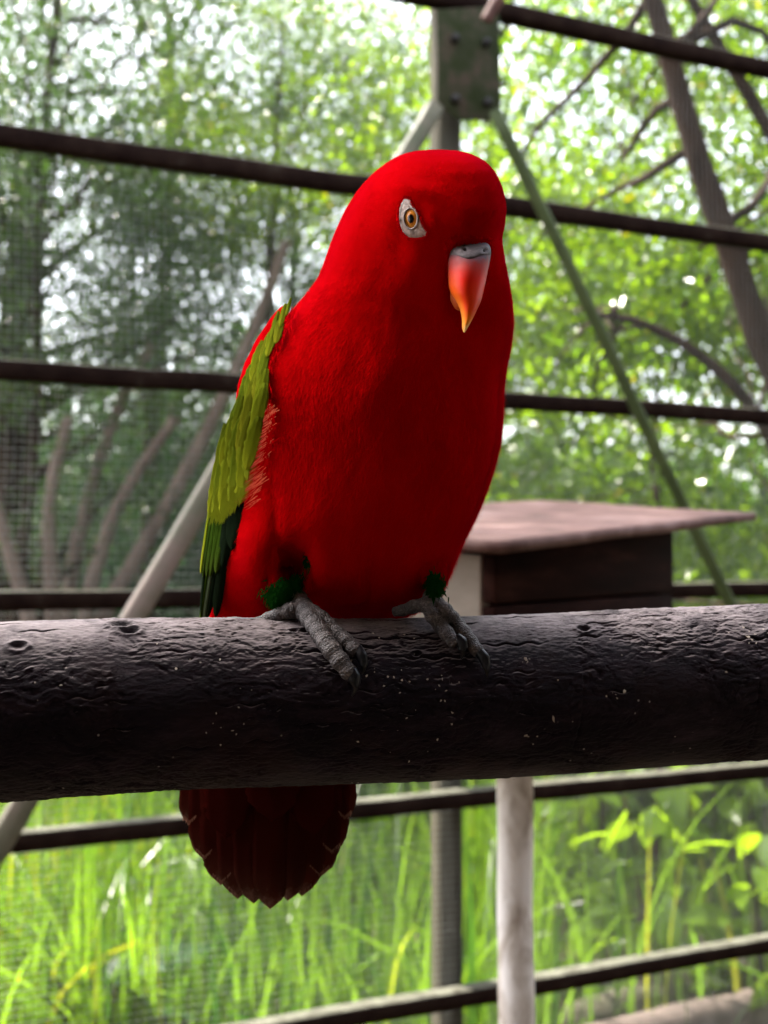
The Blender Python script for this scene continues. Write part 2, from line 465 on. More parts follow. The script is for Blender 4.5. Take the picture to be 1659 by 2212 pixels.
def beak_mat():
    m, t, out = newmat('beak_horn')
    b = N(t, 'ShaderNodeBsdfPrincipled', Roughness=.45); b.inputs['Specular IOR Level'].default_value = .05
    b.inputs['Subsurface Weight'].default_value = .0; b.inputs['Subsurface Radius'].default_value = (.004, .001, .0005)
    uv = t.nodes.new('ShaderNodeUVMap'); sx = t.nodes.new('ShaderNodeSeparateXYZ'); t.links.new(uv.outputs[0], sx.inputs[0])
    nz = noise_fac(t, 260, 4, .6)
    ad = t.nodes.new('ShaderNodeMath'); ad.operation = 'MULTIPLY_ADD'; ad.inputs[1].default_value = .14
    t.links.new(nz, ad.inputs[0]); t.links.new(sx.outputs['Y'], ad.inputs[2])
    c1 = ramp(t, ad.outputs[0], [(.10, (.10, .075, .10)), (.24, (.10, .06, .08)), (.33, (.30, .025, .02)), (.48, (.58, .011, .002)), (.82, (.62, .040, .001)), (.96, (.72, .20, .012)), (1.06, (.8, .45, .16))])
    # yellower cutting edge
    c2 = ramp(t, ad.outputs[0], [(.2, (.10, .06, .07)), (.4, (.42, .035, .02)), (.62, (.60, .075, .004)), (1, (.78, .30, .04))])
    mx = N(t, 'ShaderNodeMix', _data_type='RGBA', _blend_type='MIX')
    t.links.new(ramp(t, sx.outputs['X'], [(.0, (1, 1, 1)), (.16, (.9, .9, .9)), (.34, (0, 0, 0)), (1, (0, 0, 0))]), mx.inputs[0])
    t.links.new(c1, mx.inputs[6]); t.links.new(c2, mx.inputs[7])
    t.links.new(mx.outputs[2], b.inputs['Base Color'])
    bn = N(t, 'ShaderNodeBump', Strength=.12, Distance=.0004)
    t.links.new(noise_fac(t, 700, 4, .6, (1, 1, .2)), bn.inputs['Height']); t.links.new(bn.outputs[0], b.inputs['Normal'])
    t.links.new(b.outputs[0], out.inputs[0]); return m
M['beak'] = beak_mat()
M['cere'] = rough_mat('cere_skin', [(.3, (.03, .022, .026)), (.7, (.12, .09, .095))], 350, .7, .5, 1100, None, 4, .4, 0, .0005)

def foot_mat():
    m, t, out = newmat('foot_scales')
    b = N(t, 'ShaderNodeBsdfPrincipled', Roughness=.55); b.inputs['Specular IOR Level'].default_value = .4
    tc = t.nodes.new('ShaderNodeTexCoord')
    vo = N(t, 'ShaderNodeTexVoronoi', Scale=900.0, _feature='DISTANCE_TO_EDGE'); t.links.new(tc.outputs['Object'], vo.inputs['Vector'])
    f = noise_fac(t, 300, 5, .6)
    c = ramp(t, f, [(.3, (.028, .020, .021)), (.55, (.07, .054, .053)), (.72, (.18, .145, .135))])
    mx = N(t, 'ShaderNodeMix', _data_type='RGBA', _blend_type='MULTIPLY'); mx.inputs[0].default_value = .7
    t.links.new(c, mx.inputs[6]); t.links.new(ramp(t, vo.outputs['Distance'], [(0, (.3, .27, .27)), (.18, (1, 1, 1))]), mx.inputs[7])
    t.links.new(mx.outputs[2], b.inputs['Base Color'])
    bn = N(t, 'ShaderNodeBump', Strength=.8, Distance=.0004)
    t.links.new(ramp(t, vo.outputs['Distance'], [(0, (0, 0, 0)), (.25, (1, 1, 1))]), bn.inputs['Height']); t.links.new(bn.outputs[0], b.inputs['Normal'])
    t.links.new(b.outputs[0], out.inputs[0]); return m
M['foot'] = foot_mat()

# ------------------------------------------------------------------ ground
def build_ground():
    xs = np.concatenate([-np.geomspace(120, 12, 14), np.linspace(-10, 10, 90), np.geomspace(12, 120, 14)])
    ys = np.concatenate([-np.geomspace(60, 5, 8), np.linspace(-3, 14, 90), np.geomspace(16, 220, 16)])
    X, Y = np.meshgrid(xs, ys)
    Z = .05 * fbm(np.stack([X, Y, 0 * X], -1) * .9, 4, 3)
    V = np.stack([X, Y, Z], -1).reshape(-1, 3)
    o = mesh_np('ground', V, grid_faces(len(ys), len(xs)), M['soil'])
    tag(o, 'dark damp soil under the trees behind the wire aviary wall', None, None, 'structure')
build_ground()

# ------------------------------------------------------------------ aviary wall (rails, post, braces, mesh)
WD = np.array([2.353, 1.0, 0.0]); WD /= np.linalg.norm(WD)        # along the wall
WN = np.array([-WD[1], WD[0], 0.0])                               # outwards, away from the camera
W0 = np.array([0.0, 2.41, 0.0])
def wall_pt(px, py, off=0.0):
    """point of the wall plane seen at (px,py); off = metres outwards"""
    r = P(px, py, 1.0) - np.array([0, 0, EYE]); o = np.array([0, 0, EYE])
    w0 = W0 + WN * off
    t = np.dot(w0 - o, WN) / np.dot(r, WN)
    return o + r * t
fence = empty('aviary_wall', tuple(W0), 'wire mesh aviary wall with dark horizontal rails behind the red parrot', 'fence')
def fpart(o):
    return keep(o, fence)
Z = lambda h: EYE + h
rail_h = [1.252, .800, .352, -.085, -.535, -.965]
T0, T1 = -1.9, 3.6
for k, h in enumerate(rail_h):
    a = W0 + WD * T0 + np.array([0, 0, Z(h)]); b = W0 + WD * T1 + np.array([0, 0, Z(h)])
    V, Fl = subdiv_bar(a, b, .019, .019, (0, 0, 1), 60, .003, 30 + k)
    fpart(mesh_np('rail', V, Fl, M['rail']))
# bottom rail and top rail outside the picture
for h, k in ((-1.40, 50), (1.70, 51)):
    a = W0 + WD * T0 + np.array([0, 0, Z(h)]); b = W0 + WD * T1 + np.array([0, 0, Z(h)])
    V, Fl = subdiv_bar(a, b, .019, .019, (0, 0, 1), 60, .003, k)
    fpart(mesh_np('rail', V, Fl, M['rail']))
# posts
def post_at(px, half=.028, off=.075):
    c = wall_pt(px, 1200, off); c[2] = 0
    V, Fl = subdiv_bar(c + (0, 0, -.1), c + (0, 0, 3.4), half, half, WN, 30, .003, int(px))
    fpart(mesh_np('post', V, Fl, M['post']))
post_at(964)
post_at(-640); post_at(3600)
# gusset plate with bolts
def plate():
    pts = [(945, 20), (1062, 14), (1080, 34), (1082, 246), (1074, 258), (988, 258), (946, 214)]
    fr = np.array([wall_pt(x, y, -.042) for x, y in pts]); bk = fr + WN * .008
    n = len(pts)
    V = np.vstack([fr, bk])
    i = np.arange(n); j = (i + 1) % n
    Fl = [np.arange(n)[None, ::-1], (np.arange(n) + n)[None, :], np.stack([i, j, j + n, i + n], -1)]
    o = fpart(mesh_np('gusset_plate', V, Fl, M['plate'], smooth=False)); bevel(o, .0015)
    for x, y in ((983, 83), (1051, 92), (983, 214), (1053, 221)):
        c = wall_pt(x, y, -.048)
        V, Fl = tube_arrays([c - WN * .010, c - WN * .004, c + WN * .006], [.0085, .0105, .0105], 6)
        b = mesh_np('bolt', V, Fl, M['bolt'], smooth=False)
        b.parent = o; b.matrix_parent_inverse = Matrix.Identity(4)
plate()
# braces
def brace(p0, d0, p1, d1, hw, hh, mat, roll=0.6, seed=1, ext=0.0):
    a = P(*p0, d0); b = P(*p1, d1)
    b = b + (b - a) * ext
    d = norm(b - a); u = norm(np.cross(d, np.array([1, 0, 0.2]))); s = np.cross(d, u)
    up = u * math.cos(roll) + s * math.sin(roll)
    V, Fl = subdiv_bar(a, b, hw, hh, up, 40, .002, seed)
    fpart(mesh_np('brace', V, Fl, mat))
brace((938, 232), 2.36, (18, 1790), 1.62, .017, .017, M['brace'], .9, 4, .12)
brace((1068, 238), 2.42, (1590, 1330), 2.62, .012, .012, M['brace_green'], .4, 5, .9)
brace((1050, 45), 2.42, (1110, -60), 2.40, .011, .011, M['lid'], .4, 6, 1.0)
# wire mesh
def wire_mesh():
    off = .028; pitch = .0152; r = .00085
    bag = Bag()
    zs = np.arange(.08, 3.2, pitch); ts = np.arange(T0, T1, pitch)
    tr = np.linspace(T0, T1, 36); zr = np.linspace(.05, 3.2, 24)
    sag = lambda t, z: .006 * np.sin(t * 5.1 + 1) * np.sin(z * 7.1) + .004 * np.sin(t * 13 + z * 3)
    wob = lambda t, z: .0022 * np.sin(t * 8.3 + z * 2.1)
    for z in zs:
        C = W0 + WD * tr[:, None] + WN * (off + sag(tr, z))[:, None] + np.stack([0 * tr, 0 * tr, z + wob(tr, z)], -1)
        V, Fl = tube_arrays(C, r, 3, False); bag.add(V, Fl)
    for t in ts:
        C = W0 + WD * (t + wob(zr, t))[:, None] + WN * (off + .0011 + sag(t, zr))[:, None] + np.stack([0 * zr, 0 * zr, zr], -1)
        V, Fl = tube_arrays(C, r, 3, False, up=(1, .2, 0)); bag.add(V, Fl)
    o = fpart(bag.build('wire_mesh', M['wire'])); o['kind'] = 'stuff'
wire_mesh()

# roof and walls added out of view to keep light off the bird's front
def added_shelter():
    root = empty('shelter', (0, -1.2, 0), 'dark timber shelter roof and back wall over the near side of the aviary', 'shelter')
    def board(name, c, hx, hy, hz, mat=M['planks']):
        V, Fl = box_arrays(c, (hx, 0, 0), (0, hy, 0), (0, 0, hz)); keep(mesh_np(name, V, Fl, mat, smooth=False), root)
    for i in range(16):                     # back wall planks
        board('plank', (-3.0 + i * .4, -2.2, 1.3), .195, .012, 1.3)
    for i in range(8):                      # side wall on the dark side
        board('plank', (3.25, -2.0 + i * .36, 1.3), .012, .175, 1.3)
    for i in range(10):
        board('roof_board', (.1, -2.3 + i * .28, 2.62), 3.3, .138, .012)
    for i in range(7):
        board('plank', (-3.25, -2.0 + i * .3, 1.3), .012, .145, 1.3)
added_shelter()

# ------------------------------------------------------------------ trees
def leaf_quads(C, L, Wd, tint=None, droop=.5, rg=rng, bend=.25):
    """rhombic two-triangle leaves at centres C"""
    n = len(C)
    d = rg.normal(size=(n, 3)); d[:, 2] -= droop; d = norm(d)
    s = norm(np.cross(d, rg.normal(size=(n, 3)))); nn = np.cross(d, s)
    L = (L * rg.uniform(.6, 1.35, n))[:, None]; Wd = (Wd * rg.uniform(.6, 1.3, n))[:, None]
    b0 = C - d * L * .5; tip = C + d * L * .5 - np.array([0, 0, .15]) * L
    m = C + nn * L * bend * .3
    l = m - s * Wd * .5 + nn * Wd * .15; r_ = m + s * Wd * .5 + nn * Wd * .15
    V = np.stack([b0, l, tip, r_], 1).reshape(-1, 3)
    i = np.arange(n)[:, None] * 4
    Fq = np.vstack([i + [[0, 1, 2]], i + [[0, 2, 3]]])
    t = rg.uniform(0, 1, n) if tint is None else tint
    return V, Fq, np.repeat(t, 4)

CROWNS = {}
def crown_mesh(key, n_clus, per, rad, leaf, mat, seed, spread=.15, hollow=.35):
    rg = np.random.default_rng(seed)
    u = norm(rg.normal(size=(n_clus * 3, 3))); rr = (hollow + (1 - hollow) * rg.uniform(0, 1, n_clus * 3) ** .7)[:, None]
    C = u * rr
    k = fbm(C * 2.2, 3, seed) > -.12
    C = C[k][:n_clus]
    C = C * np.array(rad)
    K = len(C)
    q = rg.integers(0, K, K * per)
    base = C[q] + rg.normal(size=(K * per, 3)) * spread * np.array([1.2, 1.2, .7])
    ct = rg.uniform(.1, .9, K)[q]
    tint = np.clip(ct * .6 + rg.uniform(0, .4, len(q)), 0, 1)
    tint = np.where(rg.uniform(0, 1, len(q)) < .02, 1.15, tint)
    V, Fq, t = leaf_quads(base, leaf, leaf * .52, tint, .5, rg)
    o = mesh_np('crown', V, Fq, mat, smooth=False, attr={'tint': t})
    CROWNS[key] = (o.data, C)
    bpy.data.objects.remove(o)
crown_mesh('bright_a', 560, 46, (2.0, 1.8, 2.0), .048, M['leaf_bright'], 1)
crown_mesh('bright_b', 350, 42, (1.8, 1.8, 1.7), .066, M['leaf_bright'], 2)
crown_mesh('dull_a', 700, 46, (2.3, 2.0, 2.2), .048, M['leaf_dull'], 3)
crown_mesh('dull_b', 470, 46, (2.0, 1.9, 1.9), .052, M['leaf_dull'], 4)
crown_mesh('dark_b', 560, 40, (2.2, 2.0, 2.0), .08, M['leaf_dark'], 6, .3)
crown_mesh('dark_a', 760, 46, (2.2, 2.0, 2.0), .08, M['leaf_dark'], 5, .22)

def wobble_line(a, b, n=10, amp=.06, seed=0):
    a = np.asarray(a, float); b = np.asarray(b, float)
    t = np.linspace(0, 1, n)[:, None]
    C = a + (b - a) * t
    w_ = np.stack([fbm(np.concatenate([t * 2.3, t * 0 + seed * 3.1, t * 0 + k], 1), 2, seed) for k in range(3)], -1)
    return C + w_ * amp * np.linalg.norm(b - a) * np.sin(t * np.pi * .9 + .1)

def tree(kind, centre, scale, label, group, name='leafy_tree', base=None, r0=.07, rz=0., mat='bark_bg', limbs=26, path=None, seed=0):
    me, C = CROWNS[kind]
    centre = np.asarray(centre, float)
    if base is None: base = centre + (rnd.uniform(-.5, .5), rnd.uniform(.2, .6), 0)
    base = np.array([base[0], base[1], -.05])
    root = empty(name, tuple(base), label, 'tree', group)
    cr = bpy.data.objects.new('crown', me); COL.objects.link(cr)
    cr.parent = root; cr.location = Vector(centre - base); cr.rotation_euler = (0, 0, rz); cr.scale = (scale,) * 3
    bag = Bag()
    if path is None: path = wobble_line(base, centre + (0, 0, .8 * scale), 14, .06, seed)
    path = np.asarray(path, float)
    # resample
    s = np.linspace(0, len(path) - 1, 40)
    path = np.stack([np.interp(s, np.arange(len(path)), path[:, k]) for k in range(3)], -1)
    for _ in range(3): path[1:-1] = (path[:-2] + path[1:-1] * 2 + path[2:]) / 4
    rad = r0 * (1 - .62 * np.linspace(0, 1, 40)); rad[:4] *= np.array([1.5, 1.3, 1.15, 1.05])
    V, Fl = tube_arrays(path, rad, 10); V = V + .18 * r0 * np.stack([fbm(V * 6 + k * 5, 2, seed + k) for k in range(3)], -1)
    bag.add(V, Fl)
    ca, sa = math.cos(rz), math.sin(rz)
    R = np.array([[ca, -sa, 0], [sa, ca, 0], [0, 0, 1]])
    for i in range(limbs):
        q = C[rnd.randrange(len(C))] @ R.T * scale + centre
        j = int(np.clip(np.argmin(np.linalg.norm(path - q, axis=1)) - rnd.randint(2, 9), 8, 38))
        V, Fl = tube_arrays(wobble_line(path[j], q, 9, .12, seed + i), np.linspace(r0 * .28, r0 * .05, 9), 5)
        bag.add(V, Fl)
    t = bag.build('trunk', M[mat]); keep(t, root)
    return root

def Pw(px, py, d): return P(px, py, d)

# the leaning trunk at the upper right
tp = [Pw(1990, 2560, 3.45), Pw(1935, 1800, 3.45), Pw(1830, 1250, 3.45), Pw(1715, 900, 3.45), Pw(1640, 720, 3.45), Pw(1560, 500, 3.45), Pw(1500, 320, 3.48), Pw(1440, 100, 3.5), Pw(1385, -80, 3.5), Pw(1330, -400, 3.6)]
tp[0][2] = -.05
tree('bright_a', Pw(1400, 130, 5.9), 1.0, 'leaning brown trunk with bright yellow-green leaves behind the upper rails', 'trees outside the aviary', base=tp[0], path=tp, r0=.062, rz=.4, mat='bark_bg', limbs=9, seed=3)
t2 = [Pw(2050, 2500, 3.7), Pw(1900, 900, 3.7), Pw(1740, 430, 3.7), Pw(1650, 260, 3.7), Pw(1560, 110, 3.7), Pw(1470, -40, 3.7), Pw(1400, -300, 3.7)]
t2[0][2] = -.05
tree('bright_b', Pw(1720, 350, 6.4), 1.0, 'thin forked tree between the leaning trunk and the corner of the view', 'trees outside the aviary', base=t2[0], path=t2, r0=.034, rz=1.4, limbs=8, seed=4)
t3 = [Pw(1760, 2450, 3.35), Pw(1730, 1400, 3.35), Pw(1690, 980, 3.35), Pw(1590, 830, 3.35), Pw(1480, 745, 3.35), Pw(1370, 690, 3.35), Pw(1290, 680, 3.4)]
t3[0][2] = -.05
tree('bright_b', Pw(1560, 900, 5.2), .8, 'slender tree with a drooping bare limb crossing the middle rails', 'trees outside the aviary', base=t3[0], path=t3, r0=.027, rz=2.6, limbs=18, seed=5)
t4 = [Pw(1500, 2300, 3.8), Pw(1505, 1300, 3.8), Pw(1495, 1050, 3.8), Pw(1480, 960, 3.9), Pw(1500, 760, 3.9)]
t4[0][2] = -.05
tree('bright_a', Pw(1200, 1000, 7.6), .95, 'small bright tree seen just above the nest box lid', 'trees outside the aviary', base=t4[0] + np.array([0, .5, 0]), path=[p + np.array([0, .5, 0]) for p in t4], r0=.02, rz=3.3, limbs=10, seed=6)
tree('dull_b', Pw(1050, 230, 8.0), .8, 'leafy tree whose pale crown fills the gap beside the gusset plate', 'trees outside the aviary', rz=.2, seed=7)
tree('dull_a', Pw(350, 250, 9.0), 1.1, 'tall grey-green tree with many sky gaps behind the upper panel', 'trees outside the aviary', rz=1.1, r0=.09, seed=8)
tree('dull_b', Pw(140, 60, 6.6), .8, 'airy tree whose crown fills the top corner panel above the upper rail', 'trees outside the aviary', rz=2.9, r0=.05, seed=18)
tree('dull_b', Pw(640, 620, 9.6), .95, 'grey-green tree beside the pale limb near the parrot shoulder', 'trees outside the aviary', rz=2.2, seed=9)
tree('bright_a', Pw(620, 210, 6.8), .5, 'small sunlit bright green tree high behind the wire beside the parrot head', 'trees outside the aviary', rz=.9, limbs=12, r0=.035, seed=10)
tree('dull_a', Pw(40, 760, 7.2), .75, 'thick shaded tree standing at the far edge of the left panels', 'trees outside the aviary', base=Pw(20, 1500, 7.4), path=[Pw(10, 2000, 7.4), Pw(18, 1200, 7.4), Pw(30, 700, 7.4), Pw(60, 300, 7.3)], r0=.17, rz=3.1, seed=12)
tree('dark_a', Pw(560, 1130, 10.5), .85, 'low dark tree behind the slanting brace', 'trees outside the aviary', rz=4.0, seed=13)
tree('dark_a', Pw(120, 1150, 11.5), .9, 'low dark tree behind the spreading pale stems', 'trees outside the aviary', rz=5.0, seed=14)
tree('dull_b', Pw(1000, 850, 11.0), 1.1, 'distant dull tree hidden mostly behind the parrot', 'trees outside the aviary', rz=5.5, seed=15)

# multi-stemmed pale tree, lower left
def multistem():
    base = Pw(135, 1600, 6.3); base[2] = -.05
    root = empty('multi_stem_tree', tuple(base), 'pale brown tree with stems fanning out from one stump, seen through the left mesh', 'tree')
    stems = [((120, 1560), (60, 1320), (-20, 1060), (-60, 900)), ((135, 1560), (110, 1300), (105, 1060), (150, 900)),
             ((160, 1560), (190, 1280), (255, 1080), (380, 900)), ((165, 1560), (215, 1330), (330, 1150), (450, 930), (560, 690), (620, 520)),
             ((145, 1560), (135, 1380), (165, 1180), (230, 930), (330, 740))]
    for i, st in enumerate(stems):
        pts = [np.array([base[0], base[1], base[2]])] + [Pw(x, y, 6.3 + .12 * i) for x, y in st]
        s = np.linspace(0, len(pts) - 1, 26); pts = np.array(pts)
        pts = np.stack([np.interp(s, np.arange(len(pts)), pts[:, k]) for k in range(3)], -1)
        for _ in range(4): pts[1:-1] = (pts[:-2] + 2 * pts[1:-1] + pts[2:]) / 4
        r = np.linspace(.062, .03, 26)
        V, Fl = tube_arrays(pts, r, 9); V = V + .01 * np.stack([fbm(V * 8 + k * 5, 2, i + k) for k in range(3)], -1)
        o = mesh_np('stem', V, Fl, M['bark_pale']); keep(o, root)
    cr = bpy.data.objects.new('crown', CROWNS['dull_b'][0]); COL.objects.link(cr)
    cr.parent = root; cr.location = Vector(Pw(120, 560, 7.0) - base); cr.scale = (.62,) * 3; cr.rotation_euler = (0, 0, 1.0)
multistem()

# unseen trees added on the near side to shade the bird
for k, (x, y, z, s, r) in enumerate([(5.2, .4, 2.8, 1.0, .3), (5.4, 3.0, 3.0, 1.0, 4.4)]):
    tree('dark_a', (x, y, z), s, ['dense dark tree beside the shelter', 'dense dark tree past the shelter corner'][k], 'trees beside the shelter', base=(x, y), r0=.1, rz=r, limbs=10, seed=20 + k)

sv = np.array(sd)  # crowns added out of view between sun and bird, for shade
for k, (t_, s_, dx) in enumerate([(8.5, .8, .1), (8.8, .7, 2.0)]):
    c_ = np.array([0, .5, 1.55]) + sv * t_ + np.array([dx, 0.1 * dx, 0])
    tree('dark_b', c_, s_, ['dense tree overhanging the aviary above the bird', 'dense tree overhanging the aviary beside the first'][k], 'trees overhanging the aviary', base=(-3.4, 3.2 + k) , r0=.09, rz=1.3 * k, limbs=14, seed=40 + k)

# far wood: a mass nobody could count
def far_wood():
    bag = Bag(); rg = np.random.default_rng(99)
    n = 30000
    ang = rg.uniform(-.62, .62, n); dist = rg.uniform(12, 19, n)
    x = np.tan(ang) * dist; z = np.abs(rg.normal(0, 1, n)) * 1.15 + rg.uniform(0, 1.2, n)
    C = np.stack([x, dist, z], -1)
    k = fbm(C * .55, 3, 12) + .9 - z * .18 > .25
    C = C[k]
    ct = .5 + .5 * fbm(C * .6, 2, 31)
    V, Fq, t = leaf_quads(C, .30, .2, np.clip(ct * .7 + rg.uniform(0, .3, len(C)), 0, 1), .5, rg)
    o = mesh_np('far_wood', V, Fq, M['leaf_dull'], smooth=False, attr={'tint': t})
    tag(o, 'hazy mass of far-off woodland behind all the nearer trees', 'woodland', None, 'stuff')
far_wood()

# understorey shrubs between grass and trees
def undergrowth():
    rg = np.random.default_rng(5)
    n = 52000
    x = rg.uniform(-5, 5.5, n); y = rg.uniform(5.2, 9.5, n)
    top = .75 + .45 * fbm(np.stack([x, y, 0 * x], -1) * .8, 3, 8)
    z = rg.uniform(0, 1, n) ** .7 * top
    C = np.stack([x, y, z], -1)
    C = C[fbm(C * 2.0, 3, 6) > -.15]
    ct = .5 + .5 * fbm(C * 1.3, 2, 9)
    V, Fq, t = leaf_quads(C, .10, .055, np.clip(ct * .6 + rg.uniform(0, .4, len(C)), 0, 1), .3, rg)
    o = mesh_np('undergrowth', V, Fq, M['leaf_dull'], smooth=False, attr={'tint': t})
    tag(o, 'dark green undergrowth of small leaves behind the tall grass', 'undergrowth', None, 'stuff')
undergrowth()

# ------------------------------------------------------------------ tall grass
def blades(C, H, Wd, lean, rg, n=6):
    m = len(C)
    az_ = rg.uniform(0, 2 * np.pi, m)
    d = np.stack([np.cos(az_), np.sin(az_), 0 * az_], -1)
    fa = rg.uniform(0, 2 * np.pi, m)
    s = np.stack([np.cos(fa), np.sin(fa) * .5, 0 * fa], -1)
    t = np.linspace(0, 1, n)
    ctr = C[:, None] + H[:, None, None] * (t[None, :, None] * np.array([0, 0, 1]) * (1 - .35 * (lean[:, None, None] * t[None, :, None] ** 2)) + d[:, None] * (lean[:, None] * t[None] ** 2.2)[..., None])
    wdt = Wd[:, None] * np.array([.7, 1, 1, .85, .55, .04])[None, :n]
    l = ctr - s[:, None] * wdt[..., None] * .5; r_ = ctr + s[:, None] * wdt[..., None] * .5
    V = np.stack([l, r_], 2).reshape(-1, 3)
    b = (np.arange(m) * n * 2)[:, None, None]; k = (np.arange(n - 1) * 2)[None, :, None]
    Fq = (b + k + np.array([0, 1, 3, 2])[None, None]).reshape(-1, 4)
    return V, Fq, n * 2
def tall_grass():
    rg = np.random.default_rng(21)
    m = 14500
    y = rg.uniform(2.9, 7.2, m); x = rg.uniform(-1, 1, m) * (y * .42 + .4)
    dens = fbm(np.stack([x, y, 0 * x], -1) * 1.4, 3, 40)
    k = (dens > -.34) & ~((x / y > .15) & (rg.uniform(0, 1, m) < .82))
    x, y, dens = x[k], y[k], dens[k]
    m = len(x)
    # tussocks
    tx = fbm(np.stack([x, y, 0 * x + 3], -1) * 2.2, 2, 41)
    H = (.60 + .42 * tx + rg.normal(0, .13, m)) * (1 + .05 * (y - 3)); H = np.clip(H, .2, 1.15)
    tall = rg.uniform(0, 1, m) < .03; H = np.where(tall, H * 1.25, H)
    lean = np.abs(rg.normal(.14, .14, m)); lean = np.where(rg.uniform(0, 1, m) < .18, lean + .6, lean)
    V, Fq, per = blades(np.stack([x, y, 0 * x], -1), H, rg.uniform(.005, .015, m) * np.where(rg.uniform(0, 1, m) < .12, 2.2, 1), lean, rg)
    tint = np.clip(.45 + .7 * tx + rg.uniform(-.45, .45, m), 0, 1)
    o = mesh_np('tall_grass', V, Fq, M['grass'], smooth=False, attr={'tint': np.repeat(tint, per)})
    tag(o, 'tall bright green grass blades growing behind the lower rails', 'grass', None, 'stuff')
tall_grass()

# ------------------------------------------------------------------ broad-leaved plants
def leaf_surface(L=1.0, W=.5, n=7, cup=.12, droop=.25, point=1.0):
    t = np.linspace(0, 1, n); wv = W * .5 * np.sin(np.pi * np.clip(t, 0, 1) ** .8) ** point
    wv[0] = .012; wv[-1] = .003
    rows = []
    for ti, wi in zip(t, wv):
        z = -droop * ti ** 2 * L
        for q in (-1, -.5, 0, .5, 1):
            rows.append((q * wi, ti * L, z + cup * abs(q) * wi * 2 + .01 * math.sin(ti * 25 + q * 3) * wi * 4))
    return np.array(rows), grid_faces(n, 5)
LV, LF = leaf_surface()
_o = mesh_np('leaf', LV, LF, M['leaf_bright'], attr={'tint': np.full(len(LV), .7)}); LEAF_ME = _o.data; bpy.data.objects.remove(_o)
_o = mesh_np('leaf', LV, LF, M['leaf_dark'], attr={'tint': np.full(len(LV), .7)}); LEAF_DK = _o.data; bpy.data.objects.remove(_o)
def broad_plant(px, d, h, nl, ll, label, group='broad-leaved plants behind the lower rails', me=None, spread=.35, name='broadleaf_plant'):
    b = Pw(px, 1500, d); b[2] = -.02
    root = empty(name, tuple(b), label, 'plant', group)
    bag = Bag(); me = me or LEAF_ME
    for s in range(3):
        top = b + np.array([rnd.uniform(-.12, .12), rnd.uniform(-.1, .1), h * rnd.uniform(.8, 1)])
        V, Fl = tube_arrays(wobble_line(b + (rnd.uniform(-.03, .03), 0, 0), top, 10, .08, s + int(px)), np.linspace(.007, .003, 10), 6)
        bag.add(V, Fl)
    keep(bag.build('stem', M['bark_bg']), root)
    for i in range(nl):
        o = bpy.data.objects.new('leaf', me); COL.objects.link(o); o.parent = root
        a = rnd.uniform(0, 6.28); zz = h * (.12 + .9 * (i + .5) / nl); rr = rnd.uniform(.02, spread * .4)
        o.location = (math.cos(a) * rr, math.sin(a) * rr, zz)
        o.rotation_euler = (rnd.uniform(-1.1, .7), rnd.uniform(-.7, .7), a - math.pi / 2)
        s = ll * rnd.uniform(.6, 1.25); o.scale = (s, s, s)
        if px == 470:
            o.rotation_euler = (1.25 if i % 2 else .9, rnd.uniform(-.2, .2), rnd.uniform(-.5, .5)); o.scale = (s * .8, s, s)
for args in [(1250, 3.9, .75, 22, .15, 'leafy plant just past the pale post, low behind the rails'),
             (1420, 3.5, .95, 30, .16, 'tallest broad-leaved plant behind the two lowest rails'),
             (1560, 4.1, 1.0, 30, .17, 'bushy broad-leaved plant beside the dark trunk at the frame edge'),
             (1650, 3.3, .7, 24, .15, 'broad-leaved plant in front of the dark trunk near the log'),
             (1330, 4.8, 1.05, 26, .15, 'broad-leaved plant farther back with pale shining leaves'),
             (1480, 5.2, 1.15, 26, .16, 'farthest broad-leaved plant under the drooping limb'),
             (470, 3.3, .60, 5, .17, 'small plant with one large yellow-green leaf among the grass'),
             (215, 3.0, .42, 6, .22, 'low plant with dark bluish-green leaves at the bottom of the grass')]:
    args = (args[0], args[1], args[2], int(args[3] * 1.7), *args[4:]); broad_plant(*args, me=(LEAF_DK if args[0] == 215 else None))
# yellow flowers
def flowers():
    for i, (px, py, d) in enumerate([(310, 1905, 4.2), (200, 1930, 4.4), (425, 2060, 3.6)]):
        c = Pw(px, py, d); root = empty('yellow_flower', (c[0], c[1], 0), ['yellow flower standing highest above the grass tips', 'yellow flower nearest the edge of the grass', 'yellow flower lowest among the grass blades'][i], 'flower', 'yellow flowers in the grass')
        V, Fl = tube_arrays(wobble_line((c[0], c[1], 0), c, 8, .03, i), .003, 5); keep(mesh_np('stem', V, Fl, M['grass'], attr={'tint': np.full(len(V), .4)}), root)
        for k in range(6):
            a = k * math.pi / 3
            V = LV * .045; ca, sa = math.cos(a), math.sin(a)
            V = np.stack([V[:, 0] * ca - V[:, 1] * sa, V[:, 2] * .5, V[:, 0] * sa + V[:, 1] * ca], -1) + c
            keep(mesh_np('petal', V, LF, M['flower']), root)
flowers()
# dark trunk at the right edge, lower
V, Fl = tube_arrays(wobble_line((Pw(1668, 1500, 4.9)[0], Pw(1668, 1500, 4.9)[1], -.05), Pw(1760, 1330, 5.0), 20, .05, 3), np.linspace(.11, .07, 20), 12)
V = V + .02 * np.stack([fbm(V * 8 + k * 5, 3, k) for k in range(3)], -1)
tr_root = empty('bare_tree', (Pw(1668, 1500, 4.9)[0], Pw(1668, 1500, 4.9)[1], 0), 'dark mossy trunk at the frame edge above the fallen log', 'tree')
keep(mesh_np('trunk', V, Fl, M['moss']), tr_root)
